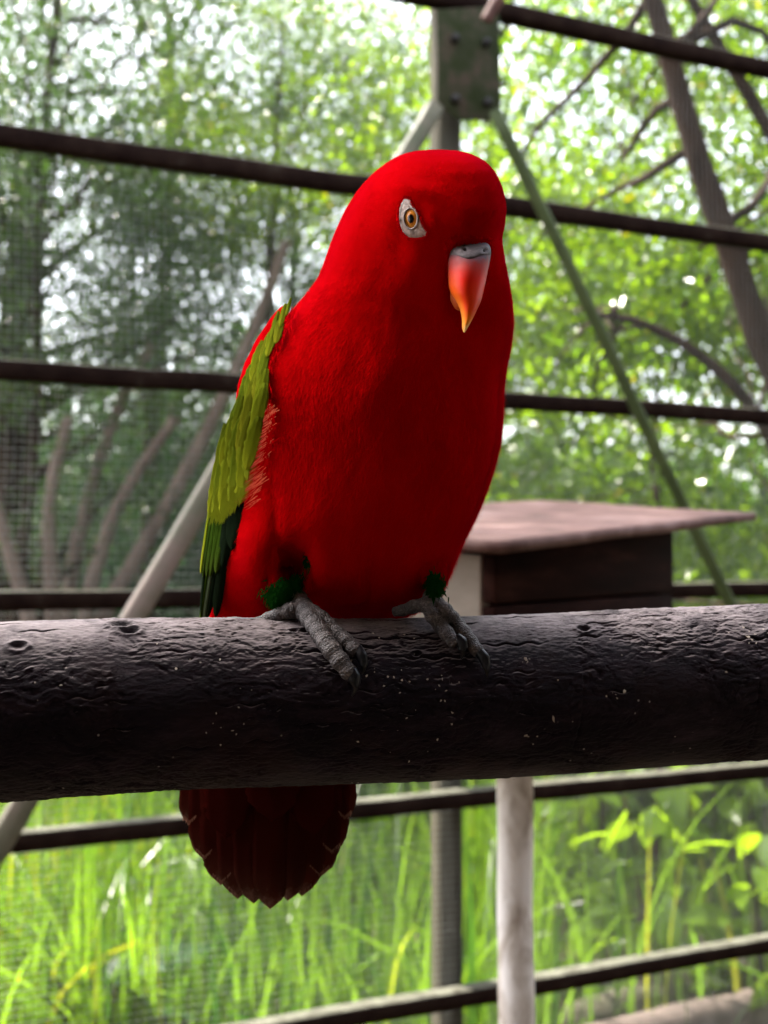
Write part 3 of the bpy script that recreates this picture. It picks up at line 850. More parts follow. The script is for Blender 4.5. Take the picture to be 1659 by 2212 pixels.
# logs at the lower right
def logs():
    a, b = Pw(1150, 2290, 2.75), Pw(1800, 2135, 3.4)
    V, Fl = tube_arrays(wobble_line(a, b, 30, .01, 5), .055, 18); V = V + .01 * np.stack([fbm(V * 9 + k * 5, 4, k) for k in range(3)], -1)
    tag(mesh_np('fallen_log', V, Fl, M['log']), 'pale grey fallen log lying at the bottom corner', 'log')
    a, b = Pw(1240, 2215, 3.15), Pw(1800, 2065, 3.9)
    V, Fl = tube_arrays(wobble_line(a, b, 30, .02, 9), .06, 18); V = V + .02 * np.stack([fbm(V * 9 + k * 5, 4, k + 7) for k in range(3)], -1)
    tag(mesh_np('mossy_log', V, Fl, M['moss']), 'dark mossy log lying just behind the pale log', 'log')
logs()

# ------------------------------------------------------------------ nest box on its post
def nest_box():
    K = np.array([.1056, 1.05, 0]); f = np.array([.6, .8, 0]); l = np.array([-.8, .6, 0])
    zt = EYE + (1200 - 1176) / F * 1.05 - .004
    zb = EYE - .182
    root = empty('nest_box', (K[0], K[1], zb), 'wooden nest box with a pale end and dark front under a tilted plank lid', 'nest box')
    LF_, LL = .425, .30
    def panel(name, a, b, z0, z1a, z1b, n_in, th, mat, nm=None):
        """upright plank from a to b; top edge z1a at a and z1b at b"""
        q = n_in * th
        V = np.array([[*a[:2], z0], [*b[:2], z0], [*b[:2], z1b], [*a[:2], z1a]])
        V = np.vstack([V, V + q])
        Fl = np.array([[0, 1, 2, 3], [7, 6, 5, 4], [0, 4, 5, 1], [1, 5, 6, 2], [2, 6, 7, 3], [3, 7, 4, 0]])
        o = mesh_np(name, V, Fl, mat, smooth=False); bevel(o, .0025); keep(o, root); return o
    rise = .0593 - .0116; slope = rise / .692
    tz = lambda s: zt + slope * s                     # underside of lid along the front
    zj = EYE - 107 / F * 1.05                          # plank joint
    th = .016
    panel('front_plank', K, K + f * LF_, zj + .0015, tz(0) - .006, tz(LF_) - .006, l, th, M['box_dark'])
    panel('front_plank', K + l * .001, K + f * LF_ + l * .001, zb, zj - .0015, zj - .0015, l, th, M['box_dark'])
    ridge = .028
    e0 = K + l * (th + .001)
    zs = EYE - 150 / F * 1.05
    panel('end_plank', e0, e0 + l * (LL - th), zs + .0015, tz(0) - .006, tz(0) + ridge - .01, f, th, M['box_pale'])
    panel('end_plank', e0 + f * .001, e0 + f * .001 + l * (LL - th), zb, zs - .0015, zs - .0015, f, th, M['box_pale'])
    far = K + f * (LF_ - th)
    panel('end_plank', far + l * th, far + l * LL, zb, tz(LF_) - .006, tz(LF_) + ridge - .01, f, th - .001, M['box_dark'])
    bk = K + l * LL + f * (th + .002)
    panel('back_plank', bk, bk + f * (LF_ - 2 * th), zb, tz(0) + ridge - .01, tz(LF_) + ridge - .01, -l, th, M['box_dark'])
    # base board
    c = K + f * .17 + l * .13; c[2] = zb - .009
    V, Fl = box_arrays(c, f * .214, l * .152, np.array([0, 0, .008])); o = mesh_np('base_board', V, Fl, M['box_dark'], smooth=False); bevel(o, .003); keep(o, root)
    # lid
    A = np.array([.104, 1.0, EYE + .0116]); B = np.array([.519, 1.554, EYE + .0593])
    L2 = np.array([-.8, .6, 0]) * .34
    D = A + L2 + (0, 0, .0285); Cc = B + L2 + (0, 0, .0285)
    n = 14
    s, r_ = np.meshgrid(np.linspace(0, 1, n), np.linspace(0, 1, n))
    top = A + (B - A) * s[..., None] + (D - A) * r_[..., None]
    top[..., 2] += .0012 * fbm(top * 30, 3, 4)
    top = top.reshape(-1, 3); nn = norm(np.cross(B - A, D - A)); bot = top - nn * .0105
    Fg = grid_faces(n, n)
    e = [np.arange(n), np.arange(n) * n + n - 1, np.arange(n)[::-1] + n * (n - 1), np.arange(n)[::-1] * n]
    side = np.vstack([np.stack([q[:-1], q[:-1] + n * n, q[1:] + n * n, q[1:]], -1) for q in e])
    o = mesh_np('lid', np.vstack([top, bot]), [Fg, Fg[:, ::-1] + n * n, side], M['lid'], smooth=False); keep(o, root)
    # post
    pc = np.array([.14, 1.212, 0])
    tt = np.linspace(0, 1, 60)[:, None]
    pts = pc + tt * np.array([0, 0, zb - .018]) + np.array([0, 0, 0])
    pts[:, 0] += .006 * (1 - tt[:, 0])
    V, Fl = tube_arrays(pts, .0195, 24, up=(1, 0.1, 0)); V = V + .0022 * np.stack([fbm(V * np.array([14, 14, 9]) + k * 5, 4, k + 3) for k in range(3)], -1)
    root2 = mesh_np('support_post', V, Fl, M['pale_post'])
    tag(root2, 'pale blotched round post standing under the nest box', 'post')
nest_box()

# ------------------------------------------------------------------ the perch
PL, PR = P(0, 1540, .433), P(1659, 1474, .490)
AXD = PR - PL
RB = .0338
def perch_frame():
    d = norm(AXD); up = np.array([0, 0, 1.0]); up = norm(up - d * np.dot(up, d)); fr = np.cross(up, d)   # fr points away or towards
    if fr[1] > 0: fr = -fr
    return d, up, fr
PD, PU, PF = perch_frame()
def perch():
    L = np.linalg.norm(AXD)
    s = np.concatenate([np.linspace(-1.1, -.06, 60)[:-1], np.linspace(-.06, L + .06, 1050), np.linspace(L + .06, L + 1.2, 60)[1:]])
    # angle 0 = towards camera, +90 up; dense in front
    a1 = np.linspace(-100, 112, 400); a2 = np.linspace(112, 260, 70)[1:-1]
    th = np.radians(np.concatenate([a1, a2]))
    S, TH = np.meshgrid(s, th, indexing='ij')
    cx, cyv = np.cos(TH), np.sin(TH)
    # noise domain: along / around
    q = np.stack([S, cx * RB, cyv * RB], -1)
    big = fbm(q * np.array([9, 14, 14]), 3, 60) * .0016
    q2 = q + .004 * np.stack([vnoise(q * 120, 61), vnoise(q * 120, 62), vnoise(q * 120, 63)], -1)
    wr = 1 - np.abs(fbm(q2 * np.array([260, 560, 560]), 3, 64)) * 2.2      # ridged wrinkles along the grain
    fl = fbm(q2 * np.array([120, 380, 380]), 4, 67)
    pit = -np.clip(fbm(q2 * np.array([330, 480, 480]), 3, 81) - .12, 0, 1) * 3
    amt = .10 + 1.0 * np.clip(fbm(q * 30, 3, 70) * 3 + .35, 0, 1)
    plates = np.round((fl + .1 * vnoise(q * 600, 68)) * 3.5) / 3.5
    fine = fbm(q * np.array([500, 900, 900]), 2, 75)
    h = big + amt * (.00014 * wr + .00060 * plates + .0004 * pit) + .0002 * fine
    # growth rings / scars across the branch
    for sc, dp, wd_ in ((.040, .0006, .0011), (.152, -.0004, .0009), (.205, .0005, .0012), (.225, -.0005, .0006), (.301, -.0006, .0007)):
        cc = sc + .003 * fbm(q * 30, 2, 77) + .0035 * np.sin(TH)
        h = h + dp * np.exp(-((S - cc) / wd_) ** 2) * (.5 + .5 * vnoise(q * 90, 78))
    # little borer holes and knots
    for (hs_, ha, hr, hd) in ((.047, 72, .0028, .0022), (.050, 63, .0022, .0022), (.118, 62, .0014, .0018), (.113, 62, .0010, .0012), (.232, 57, .0017, .0015), (.160, 38, .0011, .0009), (.312, 40, .0022, .0015), (.01, 50, .0018, .001)):
        dd = np.sqrt((S - hs_) ** 2 / 2.2 + ((TH - math.radians(ha)) * RB) ** 2)
        h = h - hd * np.exp(-(dd / hr) ** 2 * 1.5) + .0006 * np.exp(-((dd - hr * 1.4) / (.5 * hr)) ** 2)
    # short deep cracks along the grain
    rg = np.random.default_rng(8)
    for _ in range(46):
        s0 = rg.uniform(-.02, L + .02); a0 = math.radians(rg.uniform(-30, 85)); ln = rg.uniform(.003, .011)
        sub = (np.abs(S[:, 0] - s0) < ln * 2.5)
        ss = S[sub]; tt = TH[sub]
        w_ = .00035 * np.exp(-((ss - s0) / ln) ** 2)
        dv = (tt - a0) * RB + .0006 * np.sin((ss - s0) * 700)
        h[sub] -= .0011 * np.exp(-((ss - s0) / ln) ** 2) * np.exp(-(dv / .00040) ** 2)
    R = RB + h
    cen = PL + S[..., None] * PD
    cen = cen + PU * (.0012 * np.sin(S * 21 + .5))[..., None]
    V = cen + R[..., None] * (cx[..., None] * PF + cyv[..., None] * PU)
    n, m = S.shape
    V = V.reshape(-1, 3)
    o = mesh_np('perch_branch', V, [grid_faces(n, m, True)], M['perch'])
    tag(o, 'thick dark rough-barked branch the red parrot is standing on', 'branch')
    # lichen and dropping crumbs stuck to the bark
    bag = Bag()
    spots = [(.148, 20, 9, .005), (.166, 14, 9, .004), (.132, 30, 4, .006), (.300, 44, 16, .004), (.205, 30, 4, .001), (.236, 5, 4, .002), (.085, -8, 9, .005), (.075, 35, 6, .01), (.2, -25, 8, .02), (.16, -12, 12, .012), (.02, 42, 8, .012), (.155, 60, 10, .012), (.26, 10, 6, .02)]
    for (s0, a0, k, spd) in spots:
        for _ in range(k):
            s1 = s0 + rg.normal(0, spd); a1_ = math.radians(a0) + rg.normal(0, spd * .8) / RB
            dirv = math.cos(a1_) * PF + math.sin(a1_) * PU
            c = PL + s1 * PD + PU * .0012 * math.sin(s1 * 21 + .5) + dirv * (RB + .0005 + .0015 * 0)
            tng = norm(np.cross(dirv, PD)); sz = rg.uniform(.00015, .0005) * (2.0 if rg.uniform() < .06 else 1)
            th_ = rg.uniform(0, 3.14); e1 = math.cos(th_) * PD + math.sin(th_) * tng; e2 = np.cross(dirv, e1)
            ring = [c + (math.cos(w_) * e1 * sz * rg.uniform(.4, 1.9) + math.sin(w_) * e2 * sz * rg.uniform(.3, 1.3)) for w_ in np.linspace(0, 6.28, 8)[:-1]]
            V_ = np.array(ring + [c + dirv * sz * .45])
            i = np.arange(7); bag.add(V_, np.stack([i, (i + 1) % 7, np.full(7, 7)], -1))
    cr = bag.build('lichen_crumb', rough_mat('crumbs', [(.3, (.20, .15, .12)), (.7, (.48, .42, .36))], 300, .9, 0))
    cr.parent = o; cr['kind'] = 'stuff'
perch()
def branch_front(px, py):
    """camera distance of the bark surface seen at (px,py), plus the outward normal"""
    r = P(px, py, 1.0) - np.array([0, 0, EYE]); o = np.array([0, 0, EYE])
    rr = r - PD * np.dot(r, PD); oo = (o - PL) - PD * np.dot(o - PL, PD)
    a = np.dot(rr, rr); b = 2 * np.dot(rr, oo); c = np.dot(oo, oo) - RB ** 2
    dsc = b * b - 4 * a * c
    t = (-b - math.sqrt(max(dsc, 0))) / (2 * a) if dsc > 0 else -b / (2 * a)
    return t

# ------------------------------------------------------------------ the parrot
base = PL + PD * np.dot(P(760, 1340, .46) - PL, PD) + PU * RB
bird = empty('parrot', tuple(base), 'red parrot with a green wing and orange beak looking down from the branch', 'bird')
def bpart(o): return keep(o, bird)

ROWS = np.array([
 (324, 942, 948, .4520, .0008, .000),
 (327, 896, 992, .4520, .0100, .003),
 (335, 866, 1022, .4520, .0180, .006),
 (350, 838, 1050, .4525, .0245, .009),
 (375, 806, 1072, .4530, .0300, .012),
 (410, 774, 1087, .4540, .0345, .014),
 (450, 748, 1094, .4555, .0370, .015),
 (490, 729, 1090, .4570, .0380, .015),
 (518, 717, 1083, .4580, .0375, .015),
 (550, 706, 1089, .4595, .0375, .014),
 (600, 688, 1098, .4620, .0375, .012),
 (650, 650, 1106, .4660, .0385, .010),
 (700, 605, 1110, .4700, .0420, .010),
 (750, 566, 1104, .4730, .0455, .010),
 (800, 533, 1094, .4745, .0475, .010),
 (850, 514, 1088, .4750, .0485, .010),
 (900, 516, 1087, .4750, .0490, .009),
 (950, 522, 1083, .4752, .0490, .009),
 (1000, 525, 1072, .4755, .0485, .009),
 (1050, 522, 1056, .4760, .0475, .009),
 (1090, 515, 1041, .4765, .0465, .009),
 (1120, 505, 1028, .4772, .0455, .009),
 (1160, 490, 1008, .4785, .0440, .009),
 (1200, 478, 990, .4800, .0415, .010),
 (1240, 470, 974, .4825, .0380, .010),
 (1270, 465, 960, .4860, .0335, .011),
 (1300, 461, 938, .4910, .0270, .012),
 (1322, 458, 900, .4975, .0205, .010),
 (1345, 455, 850, .5040, .0165, .006),
 (1380, 452, 800, .5120, .0125, .003),
 (1450, 446, 775, .5190, .0100, .002),
 (1550, 440, 765, .5210, .0070, .001),
 (1640, 436, 755, .5215, .0040, .000),
 (1650, 560, 640, .5215, .0010, .000)])
NR = 520
# arc-like parameter so that the crown is well sampled
par = np.concatenate([[0], np.cumsum(np.sqrt(np.diff(ROWS[:, 0]) ** 2 + (np.diff(ROWS[:, 2] - ROWS[:, 1]) * .5) ** 2))])
tt = np.linspace(0, par[-1], NR)
PRF = np.stack([np.interp(tt, par, ROWS[:, k]) for k in range(6)], -1)
ker = np.exp(-np.linspace(-2, 2, 17) ** 2); ker /= ker.sum()
PS = PRF.copy()
for k in range(6):
    ext = np.concatenate([PRF[0, k] * 2 - PRF[8:0:-1, k] if k in (0,) else PRF[8:0:-1, k] * 0 + PRF[0, k], PRF[:, k], PRF[-1, k] + 0 * PRF[-9:-1, k]])
    PS[:, k] = np.convolve(ext, ker, 'same')[8:-8]
PS[:3] = PRF[:3]; PS[-3:] = PRF[-3:]

def gauss(px, py, cx, cy_, sx, sy, ang=0):
    a = math.radians(ang); u = (px - cx) * math.cos(a) + (py - cy_) * math.sin(a); v = -(px - cx) * math.sin(a) + (py - cy_) * math.cos(a)
    return np.exp(-(u / sx) ** 2 - (v / sy) ** 2)
def relief(px, py):
    """depth offset of the front surface, + = away from the camera"""
    r = 0
    r = r - .0040 * gauss(px, py, 1025, 465, 60, 55)       # forehead
    r = r - .0020 * gauss(px, py, 905, 600, 70, 60)        # cheek
    r = r + .0050 * gauss(px, py, 1020, 665, 60, 75)       # under the beak
    r = r + .0018 * gauss(px, py, 885, 474, 32, 42)        # eye socket
    r = r - .0016 * gauss(px, py, 905, 412, 60, 18, 20)    # brow
    r = r - .0035 * gauss(px, py, 800, 880, 190, 160)      # breast
    r = r + .0012 * gauss(px, py, 780, 760, 26, 110, 12)
    r = r + .0260 * gauss(px, py, 636, 1226, 34, 44)       # hollow in front of the thigh
    r = r + .0100 * gauss(px, py, 628, 1300, 45, 28)
    r = r + .0090 * gauss(px, py, 932, 1268, 26, 34)
    r = r - .0050 * gauss(px, py, 548, 1220, 34, 95, -4)   # flank
    r = r + .0022 * gauss(px, py, 597, 1120, 14, 110, -4)
    r = r + .0022 * gauss(px, py, 805, 1240, 16, 90)       # parting of the belly
    return r
def surf(th, v):
    """th: 0 = right silhouette, pi/2 = front, pi = left; v in 0..1 rows"""
    f = np.clip(v, 0, 1) * (NR - 1)
    i = np.arange(NR)
    y, l, r_, dc, b, sh = [np.interp(f, i, PS[:, k]) for k in range(6)]
    c, a = (l + r_) / 2, (r_ - l) / 2
    ct, st = np.cos(th), np.sin(th)
    px = c + a * ct
    d = dc - b * np.sign(st) * np.abs(st) ** .92 - sh * ct
    lump = fbm(np.stack([px / 70, y / 110, d * 0 + 1.7], -1), 3, 90) * .0016
    d = d + np.where(st > 0, st, 0) ** .5 * (relief(px, y) + lump) 
    return P(px, y, d), px, y, d
def body():
    m = 260; n = NR
    v = np.linspace(0, 1, n); th = np.linspace(0, 2 * np.pi, m, endpoint=False)
    VV, TH = np.meshgrid(v, th, indexing='ij')
    X, px, y, d = surf(TH, VV)
    o = mesh_np('body', X.reshape(-1, 3), [grid_faces(n, m, True), np.arange(m)[None, ::-1], (np.arange(m) + (n - 1) * m)[None, :]], M['red'])
    bpart(o)
body()
YS = PS[:, 0]
def v_of_y(y): return np.interp(y, YS, np.linspace(0, 1, NR))
def front_depth(px, py):
    v = v_of_y(py); f = v * (NR - 1); i = np.arange(NR)
    l, r_, dc, b, sh = [np.interp(f, i, PS[:, k]) for k in range(1, 6)]
    c, a = (l + r_) / 2, (r_ - l) / 2
    ct = np.clip((px - c) / a, -1, 1); st = np.sqrt(1 - ct ** 2)
    return dc - b * st ** .92 - sh * ct + np.sqrt(st) * relief(px, py)

# barbs: short fine feathers lying on the skin, giving the soft edge
def barbs(name, n, th_rng, v_rng, L0, W0_, mat, lift=.18, seed=5, filt=None, head=True):
    rg = np.random.default_rng(seed)
    th = rg.uniform(*th_rng, n); v = rg.uniform(*v_rng, n)
    A, px, y, d = surf(th, v)
    if filt is not None:
        k = filt(px, y, np.sin(th)); th, v, A, px, y = th[k], v[k], A[k], px[k], y[k]
    n = len(th)
    e = 2e-3
    A1 = surf(th + e, v)[0] - A; A2 = surf(th, np.clip(v + e, 0, 1))[0] - A
    A2 = np.where(np.linalg.norm(A2, axis=1, keepdims=True) < 1e-9, A - surf(th, v - e)[0], A2)
    T1, T2 = norm(A1), norm(A2); Nn = norm(np.cross(T1, T2))
    cen = P(820, 0, .47)[0]
    out = A - np.stack([A[:, 0] * 0 + 0.0, A[:, 1] * 0 + .465, A[:, 2]], -1)
    Nn = np.where((np.sum(Nn * out, 1) < 0)[:, None], -Nn, Nn)
    D = T2 * 1.0
    if head:
        hd = np.stack([px - 1012, 0 * px, -(y - 545)], -1); hd = norm(hd)
        hd = hd - Nn * np.sum(hd * Nn, 1, keepdims=True)
        wgt = np.clip((640 - y) / 160, 0, 1)[:, None]
        D = norm(D * (1 - wgt) + norm(hd) * wgt)
    # on the flank feathers sweep outwards a little
    D = norm(D + .11 * rg.normal(size=(n, 3)))
    D = norm(D - Nn * np.sum(D * Nn, 1, keepdims=True))
    S = np.cross(D, Nn)
    sc = np.interp(y, [324, 560, 700, 1000], [.45, .5, .8, 1.0])
    L = (L0 * sc * rg.uniform(.6, 1.4, n))[:, None]; Wd = (W0_ * (.5 + .5 * sc) * rg.uniform(.7, 1.3, n))[:, None]
    lf = (lift * np.abs(rg.normal(0, 1, n)) * np.interp(y, [500, 760], [.45, 1]))[:, None]
    R0 = A - Nn * .0002
    Mi = A + D * L * .55 + Nn * L * (lf * .5 + .03)
    Ti = A + D * L + Nn * L * lf * .8 - Nn * .0 
    V = np.stack([R0 - S * Wd * .5, R0 + S * Wd * .5, Mi + S * Wd * .42, Mi - S * Wd * .42, Ti], 1).reshape(-1, 3)
    i = np.arange(n)[:, None] * 5
    o = mesh_np(name, V, [i + [[0, 1, 2, 3]], i + [[3, 2, 4]]], mat, smooth=False)
    o['kind'] = 'stuff'
    return bpart(o)
no_hole = lambda px, y, st: ~((gauss(px, y, 634, 1240, 36, 48) > .35) & (st > 0)) & ~((gauss(px, y, 889, 475, 26, 40) > .44) & (st > 0)) & ~((px > 966) & (px < 1060) & (y > 524) & (y < 640) & (st > .3))
barbs('plumage', 170000, (-.5, math.pi + .5), (0, .985), .0036, .00026, M['red_barb'], .075, 5, no_hole)
barbs('edge_down', 26000, (-.25, .3), (0, .9), .0034, .00016, M['red_barb'], .32, 6, no_hole)
barbs('edge_down', 26000, (math.pi - .3, math.pi + .25), (0, .9), .0034, .00016, M['red_barb'], .32, 7, no_hole)

# fringe of pale-tipped flank feathers over the wing
def strand_bag(items, name, mat, kind='stuff', w=.0003, seg=6):
    """items: list of (p0, p1, bend vector, width)"""
    V, Fq = [], []; c = 0
    for p0, p1, bd, wd_ in items:
        p0 = np.asarray(p0); p1 = np.asarray(p1)
        t = np.linspace(0, 1, seg)[:, None]
        C = p0 + (p1 - p0) * t + np.asarray(bd) * (t * (1 - t) * 4)
        D = norm(np.gradient(C, axis=0)); S = norm(np.cross(D, np.array([0.1, 1, .1])))
        ww = wd_ * (1 - .93 * t ** 1.5)
        V.append(np.stack([C - S * ww, C + S * ww], 1).reshape(-1, 3))
        k = np.arange(seg - 1)[:, None] * 2 + c
        Fq.append(k + [[0, 1, 3, 2]]); c += seg * 2
    o = mesh_np(name, np.vstack(V), np.vstack(Fq), mat, smooth=False)
    if kind: o['kind'] = kind
    return bpart(o)
def wd_depth(px, py):
    """distance of the folded wing surface"""
    f = v_of_y(py) * (NR - 1); i = np.arange(NR)
    l, dc, sh = [np.interp(f, i, PS[:, k]) for k in (1, 3, 5)]
    w_ = (px - (l - 70)) / 120
    return dc + sh + .006 - .040 * np.clip(w_, -.4, 1.3)
fr_items = []
rg = np.random.default_rng(77)
for i in range(300):
    y0 = rg.uniform(872, 1085); x0 = np.interp(y0, [872, 900, 960, 1020, 1085], [592, 590, 578, 566, 552]) + rg.normal(0, 7)
    ln = rg.uniform(22, 50) * np.interp(y0, [872, 930, 1040, 1090], [.7, 1, 1, .55])
    ang = math.radians(rg.normal(34, 5))
    x1, y1 = x0 - ln * math.cos(ang), y0 + ln * math.sin(ang)
    d0 = min(front_depth(x0, y0), wd_depth(x0, y0)) - .0008; d1 = min(front_depth(max(x1, 530), y1), wd_depth(x1, y1)) - .0022
    fr_items.append((P(x0, y0, d0), P(x1, y1, d1), (0, 0, .00015 * rg.normal()), rg.uniform(.00010, .0002)))
half = len(fr_items) // 2
strand_bag(fr_items[:half], 'flank_fringe', M['fringe'])
strand_bag(fr_items[half:], 'flank_fringe', M['red_barb'])
# red wisps along the upper edge of the wing
it = []
for i in range(420):
    y0 = rg.uniform(662, 1000); x0 = np.interp(y0, [662, 742, 803, 874, 900, 1000], [632, 594, 572, 574, 586, 572]) + rg.normal(2, 5)
    ln = rg.uniform(8, 22); ang = math.radians(rg.normal(105, 16))
    x1, y1 = x0 + ln * math.cos(ang), y0 + ln * math.sin(ang)
    d0 = min(front_depth(x0, y0), wd_depth(x0, y0)) - .001; d1 = min(front_depth(x1, y1), wd_depth(x1, y1)) - .0018
    it.append((P(x0, y0, d0), P(x1, y1, d1), (0, -.0002, 0), rg.uniform(.00012, .00026)))
strand_bag(it, 'shoulder_fringe', M['red_barb'])

# green down on the thighs
it = []
for (cx_, cy_, sx, sy, n_, dz) in ((612, 1284, 25, 17, 1500, 0), (640, 1262, 14, 14, 300, .003), (596, 1300, 12, 9, 400, 0), (938, 1268, 13, 17, 900, 0), (668, 1205, 8, 26, 130, .004)):
    for i in range(n_):
        x0, y0 = cx_ + rg.normal(0, sx * .6), cy_ + rg.normal(0, sy * .6) - 6
        ln = rg.uniform(10, 22); ang = math.radians(rg.normal(100, 26))
        x1, y1 = x0 + ln * math.cos(ang), y0 + ln * math.sin(ang)
        d0 = .4560 + dz + rg.uniform(-.003, .003) - .004 * math.exp(-((x0 - cx_) / sx) ** 2) - (.006 if cx_ > 900 else 0)
        it.append((P(x0, y0, d0), P(x1, y1, d0 - .001), (0, -.0006, 0), rg.uniform(.00018, .0004)))
strand_bag(it, 'thigh_down', M['thigh'])
it = []
for (xa, xb, ya, yb, n_, d_) in ((580, 672, 1222, 1262, 420, .4520), (590, 600, 1180, 1280, 160, .4500), (912, 962, 1212, 1250, 260, .4470)):
    for i in range(n_):
        x0, y0 = rg.uniform(xa, xb), rg.uniform(ya, yb)
        ln = rg.uniform(14, 34); ang = math.radians(rg.normal(94, 12))
        x1, y1 = x0 + ln * math.cos(ang), y0 + ln * math.sin(ang)
        d0 = float(front_depth(x0, y0)) - .0004
        it.append((P(x0, y0, d0), P(x1, y1, min(float(front_depth(x1, y1)), d_ + .003) - .0008), (0, -.0004, 0), rg.uniform(.0002, .0004)))
strand_bag(it, 'thigh_fringe', M['red_barb'])
def thigh(cx_, cy_, rx, ry, d):
    u, v_ = np.meshgrid(np.linspace(0, 2 * np.pi, 32, endpoint=False), np.linspace(.05, math.pi - .05, 16))
    X = P(cx_ + rx * np.cos(u) * np.sin(v_), cy_ - ry * np.cos(v_), d - .008 * np.sin(u) * np.sin(v_))
    bpart(mesh_np('thigh', X.reshape(-1, 3), [grid_faces(16, 32, True)], M['thigh']))
thigh(617, 1278, 30, 28, .4630); thigh(936, 1266, 18, 28, .4590)

# ---- feathers
def feather(name, p0, p1, wpx, mat, dfun, lift0=0.0, lift1=0.0, curve=0.0, tipsharp=.5, camber=.0012, rounded=False, n=16, m=7, rough_edge=.03, seed=0, th=.00022, basew=.35, parent=None):
    """vane from p0 to p1 (layout units) lying on depth function dfun; uv: u across, v along"""
    x0, y0 = p0; x1, y1 = p1
    L = math.hypot(x1 - x0, y1 - y0); dx, dy = (x1 - x0) / L, (y1 - y0) / L; nx, ny = dy, -dx
    rr = np.random.default_rng(seed + int(x0 * 7 + y1))
    t = np.sin(np.linspace(0, math.pi / 2, n)) ** .9
    if rounded: tipsharp = min(.5, rounded * .62 * wpx / L)
    rise = basew + (1 - basew) * np.clip(t / .35, 0, 1) ** .8
    fall = np.sqrt(np.clip(1 - np.clip((t - (1 - tipsharp)) / tipsharp, 0, 1) ** 2.0, 0, 1))
    wv = wpx * .5 * rise * np.maximum(fall, .10)
    u = np.linspace(-1, 1, m)
    cv = curve * L * np.sin(t * math.pi * .5) ** 2
    X = x0 + dx * L * t + nx * cv; Y = y0 + dy * L * t + ny * cv
    jag = 1 + rough_edge * rr.normal(size=(n, m)) * (np.abs(u)[None] > .9)
    PX = X[:, None] + nx * u[None] * wv[:, None] * jag; PY = Y[:, None] + ny * u[None] * wv[:, None] * jag
    # tip barbs drop back a little at the edges so the tip is round
    PX = PX - dx * (np.abs(u)[None] ** 2) * wpx * (0 if rounded == 1 else .10) * (t[:, None] ** 3); PY = PY - dy * (np.abs(u)[None] ** 2) * wpx * (0 if rounded == 1 else .10) * (t[:, None] ** 3)
    D = dfun(X[:, None] * .6 + PX * .4, Y[:, None] * .6 + PY * .4) - (lift0 + (lift1 - lift0) * t)[:, None] + camber * (u[None] ** 2) - .0004 * (np.abs(u)[None] < .1)
    fr = P(PX, PY, D).reshape(-1, 3); bk = P(PX, PY, D + th).reshape(-1, 3)
    g = grid_faces(n, m)
    N_ = n * m
    e = [np.arange(m), np.arange(n) * m + m - 1, (np.arange(m)[::-1] + m * (n - 1)), np.arange(n)[::-1] * m]
    side = np.vstack([np.stack([q[:-1], q[:-1] + N_, q[1:] + N_, q[1:]], -1) for q in e])
    uu, vv = np.meshgrid(u * .5 + .5, t)
    uv = np.stack([uu.ravel(), vv.ravel()], -1)
    o = mesh_np(name, np.vstack([fr, bk]), [g, g[:, ::-1] + N_, side], mat, uv=np.vstack([uv, uv]))
    return bpart(o)

# red back feathers outside the wing edge
for i, (a, b, w_) in enumerate([((616, 664), (548, 790), 40), ((584, 700), (522, 850), 36), ((560, 738), (509, 876), 28)]):
    feather('back_feather', a, b, w_, M['red'], lambda x, y: wd_depth(x, y) + .006, 0, .0005, .02, seed=i)
wf = []
# long flight feathers under everything
for i, (a, b, w_, mt, lf, cu) in enumerate([
    ((492, 1130), (470, 1335), 22, 'f_dark', -.0030, -.02),
    ((486, 1120), (452, 1338), 18, 'f_dark', -.0022, -.02),
    ((476, 1120), (442, 1346), 13, 'f_edge', -.0014, -.01),
    ((466, 1120), (434, 1350), 10, 'f_mid', -.0008, -.01),
    ((455, 1110), (433, 1330), 8, 'f_dark', -.0004, 0),
    ((528, 1020), (500, 1190), 40, 'f_dark', -.0018, 0),
    ((518, 1020), (480, 1225), 34, 'f_dark', -.0014, 0),
    ((508, 1030), (466, 1240), 22, 'f_mid', -.0004, 0),
    ((496, 1030), (454, 1246), 20, 'f_mid', .0003, 0),
    ((484, 1030), (446, 1247), 18, 'f_mid', .0008, 0),
    ((472, 1030), (438, 1247), 15, 'f_mid', .0013, 0),
    ((464, 1030), (433, 1240), 9, 'f_green', .0018, .0)]):
    feather('wing_feather', a, b, w_, M[mt], wd_depth, lf, lf, cu, tipsharp=.25 if w_ < 25 else .4, seed=i)
# greater coverts
for i, (a, b, w_, lf) in enumerate([
    ((545, 900), (520, 1088), 34, .0020), ((528, 900), (501, 1102), 30, .0026), ((512, 905), (480, 1117), 30, .0032),
    ((496, 905), (462, 1122), 22, .0038), ((486, 915), (450, 1112), 15, .0044), ((560, 880), (535, 1040), 30, .0016)]):
    feather('wing_feather', a, b, w_ * 1.12, M['f_green2' if i % 2 else 'f_green'], wd_depth, lf * .7 + .0006, lf * .7 + .0006, 0, tipsharp=.32, seed=20 + i, camber=.0002, n=26, m=9, rough_edge=.09)
